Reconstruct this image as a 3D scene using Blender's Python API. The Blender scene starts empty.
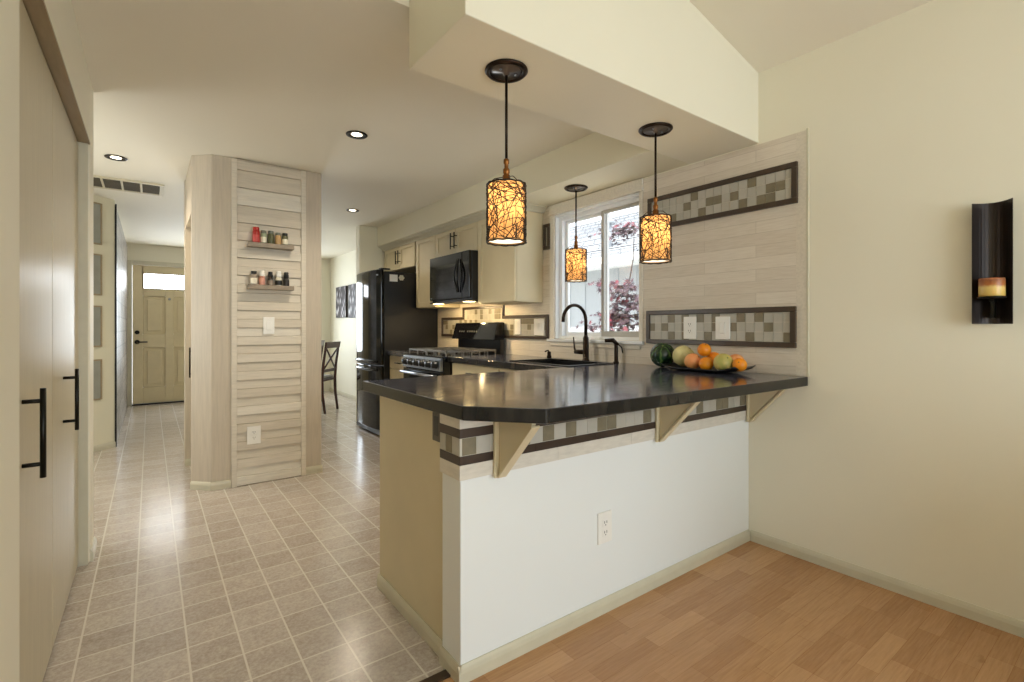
import bpy, bmesh, math, random
from mathutils import Vector, Matrix
PI = math.pi
SC = bpy.context.scene
COL = SC.collection

# ------------------------------------------------------------------ camera
cam_d = bpy.data.cameras.new('camera'); cam = bpy.data.objects.new('camera', cam_d); COL.objects.link(cam)
cam.location = (0, 0, 1.17); cam.rotation_euler = (PI/2, 0, -math.radians(36.456))
cam_d.sensor_width = 36; cam_d.lens = 36*490/1024; cam_d.shift_y = -14/1024; cam_d.clip_start = .02
SC.camera = cam
# ------------------------------------------------------------------ view, sky, sun, daylight
vs = SC.view_settings
vs.view_transform = 'Standard'; vs.look = 'None'; vs.gamma = 1; vs.use_curve_mapping = False; vs.exposure = 0.45
cy = SC.cycles
cy.use_denoising = True; cy.max_bounces = 10; cy.diffuse_bounces = 6; cy.glossy_bounces = 4; cy.transparent_max_bounces = 16
cy.sample_clamp_indirect = 6
W = bpy.data.worlds.new('sky'); SC.world = W; W.use_nodes = True
bg = W.node_tree.nodes['Background']; bg.inputs[0].default_value = (.86, .93, 1, 1); bg.inputs[1].default_value = 2.2

def lamp(name, kind, loc, energy, color=(1, 1, 1), target=None, **kw):
    d = bpy.data.lights.new(name, kind); d.energy = energy; d.color = color
    for k, v in kw.items(): setattr(d, k, v)
    o = bpy.data.objects.new(name, d); COL.objects.link(o); o.location = loc
    if target is not None:
        o.rotation_euler = (Vector(target)-Vector(loc)).to_track_quat('-Z', 'Y').to_euler()
    return o
lamp('sun', 'SUN', (-4, 3, 8), 8.5, (1, .96, .88), (-4+.55, 3+.15, 8-1), angle=.01)
# daylight through the dining room's patio window (behind the camera) and the nook window (hidden by the panelled block)
lamp('patio_daylight', 'AREA', (1.15, -2.75, 1.30), 33, (.78, .92, 1), (1.15, 0, 1.25), shape='RECTANGLE', size=2.3, size_y=2.0)
lamp('nook_daylight', 'AREA', (1.35, 9.42, 1.35), 45, (.82, .92, 1), (1.35, 5, 1.2), shape='RECTANGLE', size=1.1, size_y=1.3)
lamp('hall_fill', 'AREA', (-1.15, 4.3, 1.4), 12, (.9, .96, 1), (2, 4.5, 1.4), shape='RECTANGLE', size=1.0, size_y=1.2)  # added fill inside the alcove, no window behind it

# ------------------------------------------------------------------ materials
def C(h):
    h = h.lstrip('#'); f = lambda c: c/12.92 if c <= .04045 else ((c+.055)/1.055)**2.4
    return tuple(f(int(h[i:i+2], 16)/255) for i in (0, 2, 4)) + (1,)
class NT:
    def __init__(s, name):
        s.m = bpy.data.materials.new(name); s.m.use_nodes = True; s.t = s.m.node_tree
        s.b = s.t.nodes['Principled BSDF']; s.out = s.t.nodes['Material Output']
    def n(s, kind, **kw):
        nd = s.t.nodes.new(kind)
        for k, v in kw.items():
            if hasattr(nd, k): setattr(nd, k, v)
        return nd
    def l(s, a, b): s.t.links.new(a, b)
    def coord(s, axes='XYZ', sc=(1, 1, 1)):
        tc = s.n('ShaderNodeTexCoord'); sp = s.n('ShaderNodeSeparateXYZ'); cb = s.n('ShaderNodeCombineXYZ')
        s.l(tc.outputs['Object'], sp.inputs[0])
        for i, a in enumerate(axes):
            if a == '0': continue
            mu = s.n('ShaderNodeMath', operation='MULTIPLY'); mu.inputs[1].default_value = sc[i]
            s.l(sp.outputs[a], mu.inputs[0]); s.l(mu.outputs[0], cb.inputs[i])
        return cb.outputs[0]
    def noise(s, vec, scale, detail=3, rough=.55):
        n = s.n('ShaderNodeTexNoise'); n.inputs['Scale'].default_value = scale; n.inputs['Detail'].default_value = detail
        n.inputs['Roughness'].default_value = rough
        if vec is not None: s.l(vec, n.inputs['Vector'])
        return n.outputs['Fac']
    def ramp(s, fac, stops):
        r = s.n('ShaderNodeValToRGB'); el = r.color_ramp.elements
        while len(el) < len(stops): el.new(.5)
        for e, (p, c) in zip(el, stops): e.position = p; e.color = c
        s.l(fac, r.inputs[0]); return r.outputs[0]
    def mix(s, fac, a, b, mode='MIX'):
        m = s.n('ShaderNodeMix', data_type='RGBA', blend_type=mode)
        for sock, v in ((m.inputs[0], fac), (m.inputs[6], a), (m.inputs[7], b)):
            if hasattr(v, 'links'): s.l(v, sock)
            else: sock.default_value = v
        return m.outputs[2]
    def brick(s, vec, c1, c2, mo, w, h, mort=.004, off=.5, freq=2, bias=0.):
        b = s.n('ShaderNodeTexBrick'); b.offset = off; b.offset_frequency = freq; b.squash = 1
        for k, v in (('Color1', c1), ('Color2', c2), ('Mortar', mo)): b.inputs[k].default_value = v
        for k, v in (('Scale', 1), ('Mortar Size', mort), ('Mortar Smooth', .1), ('Bias', bias), ('Brick Width', w), ('Row Height', h)):
            b.inputs[k].default_value = v
        s.l(vec, b.inputs['Vector']); return b
    def bump(s, h, strength=.2, dist=.01):
        b = s.n('ShaderNodeBump'); b.inputs['Strength'].default_value = strength; b.inputs['Distance'].default_value = dist
        s.l(h, b.inputs['Height']); s.l(b.outputs[0], s.b.inputs['Normal'])
    def set(s, **kw):
        for k, v in kw.items(): s.b.inputs[k.replace('_', ' ')].default_value = v
        return s
    def col(s, sock): s.l(sock, s.b.inputs['Base Color'])

def plain(name, c, rough=.5, metal=0., var=.06, scale=9, bump=0., bscale=120, spec=.5, axes='XYZ', sc=(1, 1, 1)):
    t = NT(name); v = t.coord(axes, sc); f = t.noise(v, scale)
    a = C(c); lo = tuple(x*(1-var) for x in a[:3])+(1,); hi = tuple(min(1, x*(1+var)) for x in a[:3])+(1,)
    t.col(t.ramp(f, [(.3, lo), (.7, hi)])); t.set(Roughness=rough, Metallic=metal, Specular_IOR_Level=spec)
    if bump: t.bump(t.noise(v, bscale, 2), bump, .004)
    return t.m
def glow(name, c, s):
    t = NT(name); t.b.inputs['Base Color'].default_value = C(c); t.b.inputs['Emission Color'].default_value = C(c)
    t.b.inputs['Emission Strength'].default_value = s; return t.m

M = {}
M['cream'] = plain('cream wall paint', 'e7e2cf', .55, var=.006, scale=3)
M['ceil'] = plain('ceiling paint', 'e9e3d3', .6, var=.006, scale=2)
M['white_wall'] = plain('white wall paint', 'e6e9e8', .5, var=.006, scale=3)
M['soffit'] = plain('soffit paint', 'ded8c0', .55, var=.006, scale=3)
M['trim'] = plain('cream gloss trim', 'c9c3ad', .35, var=.03, scale=14)
M['cab'] = plain('beige cabinet paint', 'd2c5a3', .38, var=.03, scale=5)
M['closet'] = plain('washed closet door', 'beb398', .36, var=.05, scale=7, sc=(6, 6, .5))
M['jamb'] = plain('washed brown jamb', '9c8a6c', .45, var=.08, scale=8, sc=(8, 1, 8))
M['door'] = plain('tan front door paint', 'dccda8', .4, var=.03)
M['black'] = plain('satin black metal', '17150f', .35, .6, var=.15)
M['gloss_black'] = plain('gloss black enamel', '08080a', .07, 0, var=.1)
M['black_plastic'] = plain('black plastic', '0d0d0e', .3, 0, var=.15)
M['tex_black'] = plain('textured black side', '141312', .38, 0, var=.2, scale=60, bump=.15, bscale=500)
M['bronze'] = plain('oiled bronze', '2a1f17', .35, .8, var=.2)
M['bronze_plate'] = plain('grey bronze plate', '6b6460', .3, .85, var=.1)
M['copper'] = plain('copper socket', '8a5a2f', .3, .9, var=.2)
M['steel'] = plain('brushed steel', '9b9fa6', .28, 1, var=.12, scale=40, axes='XYZ', sc=(1, .1, 1))
M['plate'] = plain('white outlet plastic', 'eceae4', .35, var=.02)
M['slot'] = plain('dark slot', '4a4a48', .5)
M['greyplate'] = plain('grey outlet plate', '4b453d', .4)
M['wire'] = plain('twined dark vine', '241911', .6, var=.3, scale=60)
M['vinyl'] = plain('white window vinyl', 'e6e8ea', .3, var=.01)
M['shaded_vinyl'] = plain('shaded window sash', 'b5b3ae', .35, var=.02)  # nearer sash vinyl, its shade put into the colour
M['screenglass'] = plain('dark oven glass', '101214', .04, 0, var=.05)
M['grate'] = plain('cast iron grate', '8d8b86', .3, .8, var=.2)
M['shelf'] = plain('weathered grey shelf wood', '8f8271', .55, var=.2, scale=10, sc=(2, 12, 12))
M['chairwood'] = plain('dark cherry wood', '3a1a10', .3, var=.3, scale=12, sc=(4, 4, 1))
M['cushion'] = plain('grey seat cloth', '8e8a86', .8, var=.1, scale=40)
M['mosaic_frame'] = plain('dark brown frame tile', '42352a', .3, var=.15, scale=20)
M['tile_light'] = plain('pale glass tile', 'b1ada1', .36, var=.03, scale=25)
M['tile_pale'] = plain('paler glass tile', 'b6b2a7', .36, var=.03, scale=25)
M['tile_dark'] = plain('olive grey tile', '7c735d', .38, var=.12, scale=25)
M['grout'] = plain('pale grout', 'c9c4b6', .7)
M['stone_strip'] = plain('pale stone strip', 'd6d0c4', .35, var=.08, scale=9, sc=(2, 2, 8))
M['brown_tile'] = plain('brown strip tile', '3d3029', .3, var=.15, scale=20)
M['print'] = plain('grey framed glass', '9a9a90', .15, var=.08, scale=6)
M['vent'] = plain('vent paint', 'c9c0a6', .4)
M['ventdark'] = plain('vent slot dark', '5b5343', .6)
M['gutter'] = plain('white fascia paint', 'e8ebee', .4)
M['siding'] = plain('grey siding paint', 'adb2b8', .6, var=.03)
M['ground'] = plain('pale concrete', 'c9c8c2', .8, var=.08)
M['leaf'] = plain('maroon maple leaf', '3f2a36', .6, var=.45, scale=4)
M['leafred'] = plain('red maple leaf', '6e2c3a', .6, var=.35, scale=4)
M['bark'] = plain('grey brown bark', '453c3b', .8, var=.25, scale=20)
M['strip_metal'] = plain('brown transition strip', '4a3d33', .3, .6)
M['lens'] = glow('lit bulb lens', 'fff1d6', 5)
M['lite'] = glow('bright door lite', 'f4faff', 8.0)
M['lens_warm'] = glow('warm hood lamp', 'ffdf9f', 7)

def wood_panel(name, c, axes, sc):
    t = NT(name); v = t.coord(axes, sc); f = t.noise(v, 5, 5, .65); a = C(c)
    t.col(t.ramp(f, [(.25, tuple(x*.87 for x in a[:3])+(1,)), (.5, a), (.75, tuple(min(1, x*1.1) for x in a[:3])+(1,))]))
    t.set(Roughness=.5); t.bump(f, .08, .003); return t.m
M['vgrain'] = wood_panel('pale vertical grain wood', 'c2b6a4', 'XYZ', (14, 14, .8))
M['plank_a'] = wood_panel('whitewashed plank', 'd6cdbd', 'XYZ', (1.2, 14, 16))
M['plank_b'] = wood_panel('darker whitewashed plank', 'd0c6b5', 'XYZ', (1.2, 14, 16))
M['plank_c'] = wood_panel('palest whitewashed plank', 'dfd8ca', 'XYZ', (1.2, 14, 16))

t = NT('whitewashed plank wall'); v = t.coord('YZ0')                # planks on the window wall
b = t.brick(v, C('dfd5c6'), C('cdc1b0'), C('b5a998'), .83, .0645, .0013, .37, 2)
g = t.noise(t.coord('XYZ', (1, 1.6, 22)), 6, 5, .65)
t.col(t.mix(.35, b.outputs[0], t.ramp(g, [(.3, C('c2b7a4')), (.6, C('e2dbce'))]))); t.set(Roughness=.42)
inv = t.n('ShaderNodeMath', operation='SUBTRACT'); inv.inputs[0].default_value = 1; t.l(b.outputs[1], inv.inputs[1]); t.bump(inv.outputs[0], .3, .003)
M['plankwall'] = t.m

t = NT('beige vinyl tile floor'); v = t.coord('XY0')
mp = t.n('ShaderNodeMapping'); mp.inputs['Location'].default_value = (.048, -.073, 0); t.l(v, mp.inputs[0])
b = t.brick(mp.outputs[0], C('c3b8ad'), C('9b8f84'), C('d6cec2'), .159, .159, .0034, 0, 2)
n1 = t.noise(v, 16, 6, .7); n2 = t.noise(v, 70, 4, .7)
tc_ = t.mix(.5, b.outputs[0], t.ramp(n1, [(.3, C('9b8e82')), (.7, C('d2c8bd'))])); tc_ = t.mix(.25, tc_, t.ramp(n2, [(.38, C('75665a')), (.62, C('d4c9bc'))]))
t.col(t.mix(b.outputs[1], tc_, C('d3ccc1')))
inv = t.n('ShaderNodeMath', operation='MULTIPLY_ADD'); inv.inputs[1].default_value = -1; inv.inputs[2].default_value = 1; t.l(b.outputs[1], inv.inputs[0])
ad = t.n('ShaderNodeMath', operation='MULTIPLY_ADD'); ad.inputs[1].default_value = .5; t.l(n2, ad.inputs[0]); t.l(inv.outputs[0], ad.inputs[2])
t.bump(ad.outputs[0], .16, .002); t.set(Roughness=.2, Specular_IOR_Level=.7)
M['tilefloor'] = t.m

t = NT('honey strip laminate floor'); v = t.coord('XY0')
b = t.brick(v, C('c2976a'), C('a2764f'), C('8a5c38'), .30, .066, .0006, .41, 3)
b2 = t.brick(v, C('c9a177'), C('ab7f56'), C('94643c'), .30, .066, .0006, .41, 3, .35)
g = t.noise(t.coord('XYZ', (2.5, 40, 1)), 3, 6, .65)
base = t.mix(.35, b.outputs[0], b2.outputs[0]); base = t.mix(.28, base, t.ramp(g, [(.3, C('8f5f36')), (.65, C('d4a271'))]))
kn = t.noise(t.coord('XYZ', (1, 2.2, 1)), 7, 2); base = t.mix(t.ramp(kn, [(.70, (0, 0, 0, 1)), (.80, (.45, .45, .45, 1))]), base, C('6e4526'))
t.col(base); t.set(Roughness=.24); t.bump(g, .03, .002)
M['woodfloor'] = t.m

t = NT('dark slate tile counter'); v = t.coord('XY0')
mp = t.n('ShaderNodeMapping'); mp.inputs['Location'].default_value = (.31, -.27, 0); t.l(v, mp.inputs[0])
b = t.brick(mp.outputs[0], C('4a4c5a'), C('3a3c48'), C('1a1a20'), .46, .46, .0026, 0, 2)
n1 = t.noise(v, 5, 6, .65); n2 = t.noise(t.coord('XYZ', (1, 3, 1)), 9, 5, .6)
cc = t.mix(.45, b.outputs[0], t.ramp(n1, [(.3, C('2b2c35')), (.55, C('5a5d6c')), (.75, C('4f4748'))]))
t.col(t.mix(b.outputs[1], cc, C('19181a'))); rr = t.ramp(n2, [(.3, (.07, .07, .07, 1)), (.7, (.17, .17, .17, 1))])
t.l(rr, t.b.inputs['Roughness']); t.bump(t.noise(v, 11, 3), .03, .003); t.set(Specular_IOR_Level=1.0)
M['slate'] = t.m
t = NT('slate counter edge tile'); v = t.coord('XYZ')
n1 = t.noise(t.coord('XYZ', (3, 3, 1)), 5, 3); 
t.col(t.ramp(n1, [(.3, C('121212')), (.55, C('232221')), (.75, C('36322d'))])); t.set(Roughness=.25, Specular_IOR_Level=.35)
M['slate_edge'] = t.m

t = NT('stacked hall stone'); v = t.coord('YZ0'); b = t.brick(v, C('9d9690'), C('665f5a'), C('2c2624'), .42, .16, .008, .5, 2)
n1 = t.noise(t.coord('XYZ'), 6, 6, .7); t.col(t.mix(.5, b.outputs[0], t.ramp(n1, [(.3, C('5c544f')), (.7, C('d5d0ca'))]))); t.bump(n1, .7, .03); t.set(Roughness=.35)
M['stone'] = t.m
t = NT('pale roof shingles'); v = t.coord('YZ0'); b = t.brick(v, C('95999e'), C('85898f'), C('44484e'), .3, .085, .012, .5, 2)
t.col(b.outputs[0]); t.set(Roughness=.8); M['shingle'] = t.m
t = NT('clear window pane'); tr = t.n('ShaderNodeBsdfTransparent'); gl = t.n('ShaderNodeBsdfGlossy'); gl.inputs['Roughness'].default_value = .02
mx = t.n('ShaderNodeMixShader'); mx.inputs[0].default_value = .06; t.l(tr.outputs[0], mx.inputs[1]); t.l(gl.outputs[0], mx.inputs[2]); t.l(mx.outputs[0], t.out.inputs[0])
M['pane'] = t.m
def translucent(name, c, d):
    t = NT(name); tl = t.n('ShaderNodeBsdfTranslucent'); df = t.n('ShaderNodeBsdfDiffuse'); mx = t.n('ShaderNodeMixShader')
    f = t.noise(t.coord('XYZ', (1, 1, 1)), 30); r = t.ramp(f, [(.3, tuple(x*.85 for x in C(c)[:3])+(1,)), (.7, C(c))])
    t.l(r, tl.inputs[0]); df.inputs[0].default_value = C(d); mx.inputs[0].default_value = .3
    t.l(tl.outputs[0], mx.inputs[1]); t.l(df.outputs[0], mx.inputs[2]); t.l(mx.outputs[0], t.out.inputs[0]); return t.m
M['liner'] = translucent('amber linen liner', 'dfb57e', 'd4ad7a')
M['opal'] = glow('lit opal diffuser', 'fff0d4', 1.1)
# fruit
def fruit(name, a, b, scale, rough=.4, bump=.2, bs=90):
    t = NT(name); v = t.coord('XYZ'); t.col(t.ramp(t.noise(v, scale, 4), [(.35, C(a)), (.65, C(b))])); t.set(Roughness=rough); t.bump(t.noise(v, bs, 2), bump, .002); return t.m
M['orange'] = fruit('orange peel', 'e8860f', 'f29a1e', 10, .35, .25, 140)
M['grapefruit'] = fruit('pink grapefruit peel', 'e8935a', 'eead6c', 14, .4, .15, 120)
M['cantaloupe'] = fruit('pale melon rind', 'c9c486', 'dcd39d', 30, .5, .4, 60)
M['greenmelon'] = fruit('green yellow netted rind', 'a9a658', 'c9b46a', 26, .5, .4, 60)
M['stem'] = plain('green fruit stem', '5f6b30', .6)
t = NT('striped watermelon rind'); tc = t.n('ShaderNodeTexCoord'); sp = t.n('ShaderNodeSeparateXYZ'); t.l(tc.outputs['Object'], sp.inputs[0])
at = t.n('ShaderNodeMath', operation='ARCTAN2'); t.l(sp.outputs['Y'], at.inputs[0]); t.l(sp.outputs['X'], at.inputs[1])
ns = t.noise(tc.outputs['Object'], 22, 4); m1 = t.n('ShaderNodeMath', operation='MULTIPLY_ADD'); m1.inputs[1].default_value = 7; t.l(at.outputs[0], m1.inputs[0])
m2 = t.n('ShaderNodeMath', operation='MULTIPLY'); m2.inputs[1].default_value = 4.5; t.l(ns, m2.inputs[0]); t.l(m2.outputs[0], m1.inputs[2])
sn = t.n('ShaderNodeMath', operation='SINE'); t.l(m1.outputs[0], sn.inputs[0])
t.col(t.ramp(sn.outputs[0], [(.55, C('14301a')), (.85, C('234521')), (.98, C('55733c'))])); t.set(Roughness=.25); M['melon'] = t.m
t = NT('candle wax layers'); sp = t.n('ShaderNodeSeparateXYZ'); tc = t.n('ShaderNodeTexCoord'); t.l(tc.outputs['Object'], sp.inputs[0])
nz = t.noise(tc.outputs['Object'], 40, 3); m1 = t.n('ShaderNodeMath', operation='MULTIPLY_ADD'); m1.inputs[1].default_value = .02; t.l(nz, m1.inputs[0]); t.l(sp.outputs['Z'], m1.inputs[2])
mr = t.n('ShaderNodeMapRange'); mr.inputs[1].default_value = 1.29; mr.inputs[2].default_value = 1.372; t.l(m1.outputs[0], mr.inputs[0])
t.col(t.ramp(mr.outputs[0], [(0, C('cfa94e')), (.5, C('d9bd72')), (.62, C('a8672f')), (.85, C('8a5430')), (1, C('c9855a'))])); t.set(Roughness=.3, Subsurface_Weight=.2); M['candle'] = t.m
M['sconce'] = plain('dark brown metal', '2e2520', .32, .5, var=.1)
# spices
for k, c in dict(redtin='a8231c', herb='8f9a7a', darkherb='5c5d3d', tan='c7a06c', pink='d59a86', pepper='26211d', greyspice='8d7f70', whitecap='eeece6', blackcap='141414', greycap='6d7268', label='e6dfca', redlabel='c8504a', blacklabel='1b1a1a').items():
    M[k] = plain('spice '+k, c, .35, var=.12, scale=80)
t = NT('art canvas print'); v = t.coord('YZ0'); w = t.n('ShaderNodeTexVoronoi'); w.inputs['Scale'].default_value = 16; t.l(t.coord('YZ0', (1, .5, 1)), w.inputs['Vector'])
t.col(t.ramp(w.outputs['Distance'], [(.15, C('d2d0d2')), (.4, C('7b7478')), (.6, C('2c2426'))])); t.set(Roughness=.6); M['art'] = t.m
M['art_side'] = plain('dark canvas side', '241d1c', .6)

# ------------------------------------------------------------------ mesh helpers
class MB:
    def __init__(s): s.bm = bmesh.new(); s.mats = []
    def mi(s, m):
        if m not in s.mats: s.mats.append(m)
        return s.mats.index(m)
    def add(s, verts, faces, m=None, smooth=False):
        vv = [s.bm.verts.new(v) for v in verts]; i = s.mi(m) if m else 0
        for f in faces:
            try:
                fc = s.bm.faces.new([vv[k] for k in f]); fc.material_index = i; fc.smooth = smooth
            except ValueError: pass
        return vv
    def box(s, x0, x1, y0, y1, z0, z1, m=None):
        x0, x1 = sorted((x0, x1)); y0, y1 = sorted((y0, y1)); z0, z1 = sorted((z0, z1))
        v = [(x, y, z) for x in (x0, x1) for y in (y0, y1) for z in (z0, z1)]
        s.add(v, [(0, 1, 3, 2), (4, 6, 7, 5), (0, 4, 5, 1), (2, 3, 7, 6), (0, 2, 6, 4), (1, 5, 7, 3)], m); return s
    def prism(s, pts, axis, a, b, m=None, smooth=False):        # polygon pts (2D) extruded along axis from a to b
        def P3(p, t):
            return {'x': (t, p[0], p[1]), 'y': (p[0], t, p[1]), 'z': (p[0], p[1], t)}[axis]
        n = len(pts); v = [P3(p, a) for p in pts]+[P3(p, b) for p in pts]
        f = [tuple(range(n))[::-1], tuple(range(n, 2*n))]+[(i, (i+1) % n, n+(i+1) % n, n+i) for i in range(n)]
        s.add(v, f, m, smooth); return s
    def lathe(s, prof, c=(0, 0, 0), seg=24, axis='z', m=None, smooth=True, capped=True):   # prof: (r, h) pairs
        v = []; f = []
        def P3(r, a, h):
            x, y = r*math.cos(a), r*math.sin(a)
            return {'z': (c[0]+x, c[1]+y, c[2]+h), 'x': (c[0]+h, c[1]+x, c[2]+y), 'y': (c[0]+x, c[1]+h, c[2]+y)}[axis]
        for r, h in prof:
            for k in range(seg): v.append(P3(max(r, 1e-5), 2*PI*k/seg, h))
        for i in range(len(prof)-1):
            for k in range(seg):
                f.append((i*seg+k, i*seg+(k+1) % seg, (i+1)*seg+(k+1) % seg, (i+1)*seg+k))
        if capped:
            f.append(tuple(range(seg))[::-1]); f.append(tuple(range((len(prof)-1)*seg, len(prof)*seg)))
        s.add(v, f, m, smooth); return s
    def cyl(s, p0, p1, r, seg=12, m=None, smooth=True): return s.tube([p0, p1], r, seg, m, smooth)
    def tube(s, pts, r, seg=8, m=None, smooth=True, closed=False):
        pts = [Vector(p) for p in pts]; n = len(pts); v = []; f = []; up = None
        for i, p in enumerate(pts):
            a = pts[(i-1) % n] if (i or closed) else p; b2 = pts[(i+1) % n] if (i < n-1 or closed) else p
            d = (b2-a).normalized() if (b2-a).length > 1e-9 else Vector((0, 0, 1))
            if up is None: up = d.orthogonal().normalized()
            up = (up-d*up.dot(d)); up = up.normalized() if up.length > 1e-6 else d.orthogonal().normalized()
            w = d.cross(up); rr = r[i] if isinstance(r, (list, tuple)) else r
            for k in range(seg):
                q = 2*PI*k/seg; v.append(tuple(p+up*(rr*math.cos(q))+w*(rr*math.sin(q))))
        for i in range(n if closed else n-1):
            j = (i+1) % n
            for k in range(seg): f.append((i*seg+k, i*seg+(k+1) % seg, j*seg+(k+1) % seg, j*seg+k))
        if not closed: f.append(tuple(range(seg))[::-1]); f.append(tuple(range((n-1)*seg, n*seg)))
        s.add(v, f, m, smooth); return s
    def sphere(s, c, r, seg=24, rings=14, m=None, sq=(1, 1, 1)):
        v = [(c[0], c[1], c[2]-r*sq[2])]; f = []
        for i in range(1, rings):
            a = -PI/2+PI*i/rings
            for k in range(seg): v.append((c[0]+r*sq[0]*math.cos(a)*math.cos(2*PI*k/seg), c[1]+r*sq[1]*math.cos(a)*math.sin(2*PI*k/seg), c[2]+r*sq[2]*math.sin(a)))
        v.append((c[0], c[1], c[2]+r*sq[2])); L = len(v)-1
        for k in range(seg):
            f.append((0, 1+(k+1) % seg, 1+k)); f.append((L, 1+(rings-2)*seg+k, 1+(rings-2)*seg+(k+1) % seg))
            for i in range(rings-2): f.append((1+i*seg+k, 1+i*seg+(k+1) % seg, 1+(i+1)*seg+(k+1) % seg, 1+(i+1)*seg+k))
        s.add(v, f, m, True); return s
    def xf(s, mat): s.bm.transform(mat); return s
    def build(s, name, m=None, parent=None, bevel=0., seg=2, origin=None):
        if origin is None and parent is not None: origin = root_loc(parent)
        bmesh.ops.recalc_face_normals(s.bm, faces=s.bm.faces)
        if origin is not None: bmesh.ops.translate(s.bm, vec=-Vector(origin), verts=s.bm.verts)
        me = bpy.data.meshes.new(name); s.bm.to_mesh(me); s.bm.free()
        o = bpy.data.objects.new(name, me); COL.objects.link(o)
        if m is not None: me.materials.append(M[m])
        for k in s.mats: me.materials.append(M[k])
        if parent is not None: o.parent = parent
        elif origin is not None: o.location = origin
        if bevel:
            md = o.modifiers.new('soft', 'BEVEL'); md.width = bevel; md.segments = seg; md.limit_method = 'ANGLE'; md.angle_limit = .6
        return o
def root_loc(o):
    while o.parent: o = o.parent
    return Vector(o.get('_base', o.location))
def tag(o, label, cat, group=None):
    o['label'] = label; o['category'] = cat
    if group: o['group'] = group
    return o
def thing(name, loc, label, cat, group=None):
    o = bpy.data.objects.new(name, None); COL.objects.link(o); o.location = loc; o.empty_display_size = .05
    return tag(o, label, cat, group)
def struct(o): o['kind'] = 'structure'; return o
def copy_tree(o, parent=None):
    c = o.copy(); COL.objects.link(c)
    if parent: c.parent = parent
    for ch in list(o.children): copy_tree(ch, c)
    return c
def shaker(mb, X, y0, y1, z0, z1, rail=.055, t=.02):          # shaker front facing -X whose face is at X
    mb.box(X, X+t, y0, y0+rail, z0, z1); mb.box(X, X+t, y1-rail, y1, z0, z1)
    mb.box(X, X+t, y0+rail, y1-rail, z0, z0+rail); mb.box(X, X+t, y0+rail, y1-rail, z1-rail, z1)
    mb.box(X+.009, X+t, y0+rail, y1-rail, z0+rail, z1-rail); return mb
def bar_pull(name, X, y, z0, z1, parent, m='black', r=.006, out=.032, label=None):   # vertical bar on a -X facing front at X
    k = MB().cyl((X-out, y, z0), (X-out, y, z1), r, 10)
    for z in (z0+.03, z1-.03): k.cyl((X-out, y, z), (X, y, z), r*.75, 8)
    return k.build(name, m, parent)

XW = 2.655; H0 = 2.41
# ------------------------------------------------------------------ large structure
struct(MB().box(-1.6, 2.9, 1.46, 9.6, -.1, 0).build('floor_tile', 'tilefloor'))
struct(MB().box(-.5, 2.9, -2.7, 1.46, -.1, 0).build('floor_wood', 'woodfloor'))
struct(MB().box(-.24, .83, 1.44, 1.475, 0.0, .006).build('trim_1', 'strip_metal'))
struct(MB().box(-1.6, 2.9, 1.7655, 9.6, H0, H0+.1).build('ceiling', 'ceil'))
vz = lambda x: 2.547+.225*(2.655-x)
struct(MB().prism([(-.4, vz(-.4)), (2.9, vz(2.9)), (2.9, vz(2.9)+.12), (-.4, vz(-.4)+.12)], 'y', -2.7, 1.92).build('ceiling_vault', 'ceil'))
struct(MB().prism([(-.36, H0+.1005), (2.9, H0+.1005), (2.9, vz(2.9)), (-.36, vz(-.36))], 'y', 1.7655, 1.92).build('wall_over_kitchen', 'ceil'))
# header over the peninsula and soffit over the window run
hd = MB().prism([(.807, 2.167), (XW, 2.167), (XW, vz(XW)), (.807, vz(.807))], 'y', 1.342, 1.765)
struct(hd.build('ceiling_header', 'cream', bevel=.004))
struct(MB().box(2.275, XW, 1.766, 5.898, 2.167, H0).build('ceiling_soffit', 'soffit', bevel=.003))
# window wall with its opening
oy0, oy1, oz0, oz1 = 2.138, 3.0, 1.075, 2.08
wr = MB(); wr.box(XW, XW+.16, -2.7, oy0, 0, 2.6); wr.box(XW, XW+.16, oy1, 9.6, 0, 2.6)
wr.box(XW, XW+.16, oy0, oy1, 0, oz0); wr.box(XW, XW+.16, oy0, oy1, oz1, 2.6); struct(wr.build('wall_right', 'cream'))
pw = MB(); x0, x1 = XW-.009, XW
pw.box(x0, x1, 1.098, oy0, .922, 2.157); pw.box(x0, x1, oy1, 5.0, .80, 2.157); pw.box(x0, x1, oy0, oy1, .80, oz0); pw.box(x0, x1, oy0, oy1, oz1, 2.157)
struct(pw.build('wall_planking', 'plankwall'))
struct(MB().box(XW-.0105, XW-.0091, 1.099, 1.146, .9225, 2.157).build('trim_10', 'plank_a'))
struct(MB().box(XW-.012, XW, 1.088, 1.099, .922, 2.165).build('trim_2', 'trim', bevel=.002))
# left wall with the closet opening, then the alcove, the angled wall and the hall
wl = MB(); wl.box(-.36, -.24, -2.7, 1.576, 0, 3.3); wl.box(-.36, -.24, 1.576, 3.20, 2.085, 3.3); wl.box(-.36, -.24, 3.20, 3.40, 0, 3.3)
wl.box(-1.3, -.36, 3.30, 3.40, 0, H0); wl.box(-.95, -.9, 1.4, 3.30, 0, 2.6); wl.box(-.9, -.36, 1.4, 1.45, 0, 2.6); wl.box(-.9, -.361, 1.45, 3.30, 2.1, 2.15)
struct(wl.build('wall_left', 'cream', bevel=.006))
struct(MB().box(-1.42, -1.3, 3.40, 5.2, 0, H0).build('wall_alcove', 'cream'))
struct(MB().prism([(-.278, 6.156), (-1.3, 5.134), (-1.42, 5.134), (-1.42, 5.3), (-.36, 6.4), (-.278, 6.4)], 'z', 0, H0).build('wall_angled', 'soffit'))
struct(MB().box(-.42, -.285, 6.401, 9.2, 0, H0).build('wall_hall', 'cream'))
st = MB(); st.box(-.285, -.268, 6.175, 9.14, 0, 2.36); struct(st.build('wall_stone', 'stone'))
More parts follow.
